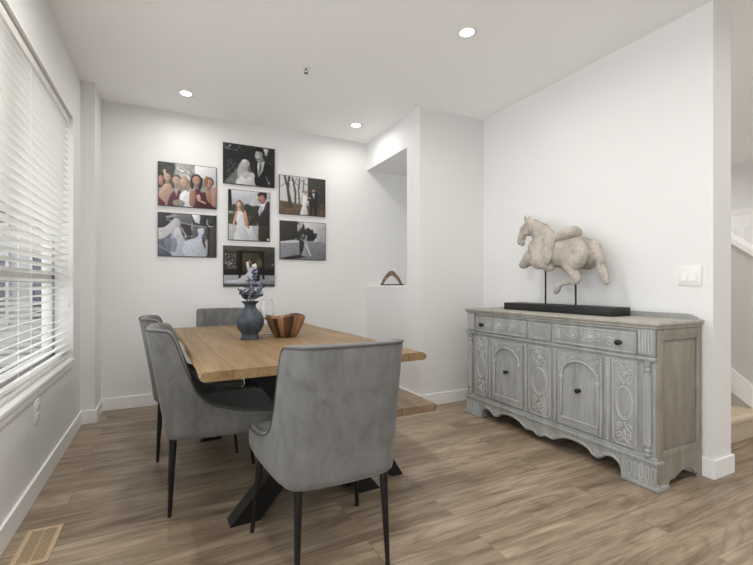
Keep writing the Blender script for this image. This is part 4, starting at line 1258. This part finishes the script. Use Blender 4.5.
# trunk: chest, barrel, croup
chain([(0, 2.385, 1.345, .076, .85), (0, 2.33, 1.347, .104, .78), (0, 2.22, 1.348, .118, .80), (0, 2.11, 1.332, .112, .76), (0, 2.0, 1.335, .110, .80), (0, 1.95, 1.315, .085, .85)], 7)
for q in (-1, 1):
    chain([(q * .05, 2.345, 1.385, .080, .5), (q * .055, 2.32, 1.30, .082, .5)], 4)
    chain([(q * .055, 1.985, 1.335, .094, .5), (q * .058, 1.985, 1.295, .092, .5)], 4)
# neck and head
chain([(0, 2.28, 1.42, .095, .62), (0, 2.335, 1.487, .086, .55), (0, 2.395, 1.545, .064, .55), (0, 2.445, 1.58, .050, .65)], 9)
chain([(0, 2.462, 1.575, .046, .72), (0, 2.505, 1.548, .046, .70), (0, 2.54, 1.497, .035, .78), (0, 2.555, 1.455, .030, .85)], 8)
chain([(0, 2.488, 1.535, .038, .75), (0, 2.470, 1.52, .032, .75)], 4)            # jowl
chain([(0, 2.538, 1.432, .018, .9), (0, 2.520, 1.445, .016, .9)], 4)           # chin
for q in (-1, 1):
    chain([(q * .020, 2.474, 1.612, .019, .75), (q * .023, 2.480, 1.634, .016, .7), (q * .022, 2.484, 1.655, .008, .7)], 5)
    sphere(bm, (hx + q * .030, 2.530, 1.552), .011, 1)
    sphere(bm, (hx + q * .022, 2.566, 1.458), .010, 1)
# mane crest
chain([(0, 2.455, 1.618, .014, .7), (0, 2.40, 1.600, .018, .7), (0, 2.33, 1.560, .020, .7), (0, 2.275, 1.500, .022, .7)], 9)
# lifted near foreleg cut off below the forearm, and the other legs' stumps
chain([(-.04, 2.41, 1.318, .062, .8), (-.045, 2.465, 1.272, .042, .85), (-.045, 2.485, 1.259, .031, .9), (-.045, 2.496, 1.260, .026, .9)], 7)
chain([(.045, 2.38, 1.31, .058, .8), (.045, 2.42, 1.27, .036, .9)], 6)
chain([(-.052, 2.29, 1.28, .06, .6), (-.05, 2.235, 1.240, .042, .7), (-.048, 2.205, 1.226, .026, .7)], 6)
# hind leg, near: thigh, gaskin, hock, cannon, hoof
chain([(-.055, 2.035, 1.30, .074, .62), (-.052, 2.05, 1.245, .052, .7), (-.05, 2.012, 1.190, .040, .75), (-.05, 1.985, 1.143, .029, .8), (-.05, 1.990, 1.124, .023, .8), (-.05, 2.05, 1.116, .016, .9), (-.05, 2.112, 1.108, .016, .9), (-.05, 2.136, 1.092, .020, .9), (-.05, 2.150, 1.066, .023, .9), (-.05, 2.160, 1.052, .020, .9)], 7)
chain([(.055, 2.0, 1.30, .072, .62), (.052, 1.985, 1.27, .05, .7)], 6)
# tail
chain([(0, 1.915, 1.375, .030, .9), (0, 1.880, 1.368, .032, .85), (0, 1.860, 1.300, .031, .8), (0, 1.838, 1.22, .032, .8), (0, 1.812, 1.15, .030, .75), (0, 1.802, 1.12, .022, .75)], 9)
hm = bpy.data.meshes.new('tmp_horse'); bm.to_mesh(hm); bm.free()
def remeshed(me0, vox, it):
    o = bpy.data.objects.new('tmp_remesh', me0); COL.objects.link(o)
    r = o.modifiers.new('r', 'REMESH'); r.mode = 'VOXEL'; r.voxel_size = vox; r.use_smooth_shade = True
    sm = o.modifiers.new('s', 'SMOOTH'); sm.iterations = it; sm.factor = .5
    dg = bpy.context.evaluated_depsgraph_get()
    me = bpy.data.meshes.new_from_object(o.evaluated_get(dg))
    bpy.data.objects.remove(o)
    return me
def hmesh(name, me, m):
    me.name = name
    me.materials.clear(); me.materials.append(m)
    me.polygons.foreach_set('use_smooth', [True] * len(me.polygons))
    o = bpy.data.objects.new(name, me); COL.objects.link(o); o.parent = hs_; o.matrix_parent_inverse = Matrix.Translation(-hs_.location)
hmesh('horse', remeshed(hm, .0055, 5), M['plaster'])
bm = new()   # saddle: flat seat, raised cantle, flaps
chain([(0, 2.275, 1.452, .030, 2.2), (0, 2.215, 1.446, .036, 2.2), (0, 2.14, 1.446, .042, 2.0), (0, 2.085, 1.468, .050, 1.5), (0, 2.050, 1.474, .046, 1.5)], 8)
for q in (-1, 1):
    chain([(q * .070, 2.20, 1.435, .055, .5), (q * .088, 2.20, 1.38, .052, .35), (q * .090, 2.205, 1.31, .044, .30), (q * .082, 2.215, 1.27, .03, .30)], 7)
hm2 = bpy.data.meshes.new('tmp_saddle'); bm.to_mesh(hm2); bm.free()
hmesh('saddle', remeshed(hm2, .005, 5), M['plaster'])
bm = new()   # bridle straps
for c, rr, ax in (((2.545, 1.485), .037, (.8, -.6)), ((2.475, 1.572), .054, (.35, .94))):
    pts = []
    for i in range(20):
        an = 2 * PI * i / 20
        # ring round the head in the plane across its axis
        d = Vector((0, -.93, -.37)) if rr < .04 else Vector((0, .55, -.83))
        pts.append((hx + rr * .84 * math.cos(an), c[0] + d.y * rr * math.sin(an), c[1] + d.z * rr * math.sin(an)))
    tube(bm, pts, .0035, 6, True)
hobj('bridle', bm, M['plaster'])

# ------------------------------------------------------------------ stair hall beyond the wall end
bm = new()
sx0, sx1 = XRE + .002, 3.92
y = 1.48; z = 0
for k in range(12):
    box(bm, sx0, sx1, y + .02, y + .28 * (12 - k) if k < 1 else y + .30, 0 if k == 0 else z - .02, z + .178, .012)
    box(bm, sx0, sx1, y - .005, y + .06, z + .14, z + .180, .014)
    y += .225; z += .178
    if z > 2.3: break
struct('staircase', bm, M['carpet'], None, 40)
def slopez(y): return 1.322 + .80 * (y - 1.562)
bm = new(); prism(bm, [(1.44, 0), (1.44, slopez(1.44)), (2.9, slopez(2.9)), (2.9, 0)], lambda a, b, d: (d, a, b), 3.92, 4.04); struct('wall_stair', bm, M['kneewall_shaded'])
bm = new(); prism(bm, [(1.42, slopez(1.42)), (1.42, slopez(1.42) + .045), (2.9, slopez(2.9) + .045), (2.9, slopez(2.9))], lambda a, b, d: (d, a, b), 3.89, 4.06); struct('trim_2', bm, M['trim'])
bm = new(); prism(bm, [(1.46, .27 - .16), (1.46, .27), (2.9, .27 + .8 * 1.44), (2.9, .27 + .8 * 1.44 - .3)], lambda a, b, d: (d, a, b), 3.902, 3.92); struct('trim_3', bm, M['trim'])
# hall door on the far wall
dr = empty('door_1', (XFAR, 2.85, 0)); dr['kind'] = 'structure'
bm = new(); box(bm, -.03, -.002, -.42, .42, .01, 2.03, .002); obj('door_leaf', bm, M['trim'], dr, 30)
bm = new()
for y0, y1, z0, z1 in ((-.30, -.05, 1.0, 1.85), (.05, .30, 1.0, 1.85), (-.30, -.05, .2, .85), (.05, .30, .2, .85)):
    tube(bm, [(-.032, y0, z0), (-.032, y1, z0), (-.032, y1, z1), (-.032, y0, z1)], .007, 6, True)
obj('door_moulding', bm, M['trim'], dr)
bm = new()
for b in ((-.5, -.42, 0, 2.10), (.42, .5, 0, 2.10), (-.5, .5, 2.03, 2.11)): box(bm, -.035, 0, *b, .003)
obj('door_casing', bm, M['trim'], dr, 30)

# ------------------------------------------------------------------ light, world, camera
w = bpy.data.worlds.new('World'); S.world = w; w.use_nodes = True
bg = w.node_tree.nodes['Background']
bg.inputs[0].default_value = (.95, .975, 1, 1); bg.inputs[1].default_value = 2.0
def portal(loc, rot, sx, sy):
    l = bpy.data.lights.new('portal', 'AREA'); l.shape = 'RECTANGLE'; l.size = sx; l.size_y = sy
    l.cycles.is_portal = True
    o = bpy.data.objects.new('portal', l); COL.objects.link(o); o.location = loc; o.rotation_euler = rot
portal((XL - .19, (WY0 + WY1) / 2, (WZ0 + WZ1) / 2), (0, -PI / 2, 0), WZ1 - WZ0, WY1 - WY0)
portal((XL - .19, (VY0 + VY1) / 2, (VZ0 + VZ1) / 2), (0, -PI / 2, 0), VZ1 - VZ0, VY1 - VY0)
portal((5.5, YFAR + .11, 1.37), (-PI / 2, 0, 0), 2.2, 2.15)
portal(((RX0 + RX1) / 2, YREAR - .16, RZ1 / 2), (PI / 2, 0, 0), RX1 - RX0, RZ1)

cam = bpy.data.cameras.new('camera'); co = bpy.data.objects.new('camera', cam); COL.objects.link(co)
cam.sensor_width = 36; cam.lens = 36 * 420 / 753; cam.shift_y = 2.5 / 753
cam.clip_start = .05
co.location = (0, 0, 1.1); co.rotation_euler = (PI / 2, 0, -math.atan2(.4446, .8957))
S.camera = co
S.view_settings.view_transform = 'Standard'; S.view_settings.look = 'None'; S.view_settings.gamma = 1
S.view_settings.exposure = 0.84
S.view_settings.use_curve_mapping = False
S.cycles.max_bounces = 10; S.cycles.diffuse_bounces = 6; S.cycles.glossy_bounces = 4; S.cycles.transparent_max_bounces = 12
S.cycles.use_denoising = True
S.cycles.sample_clamp_indirect = 6
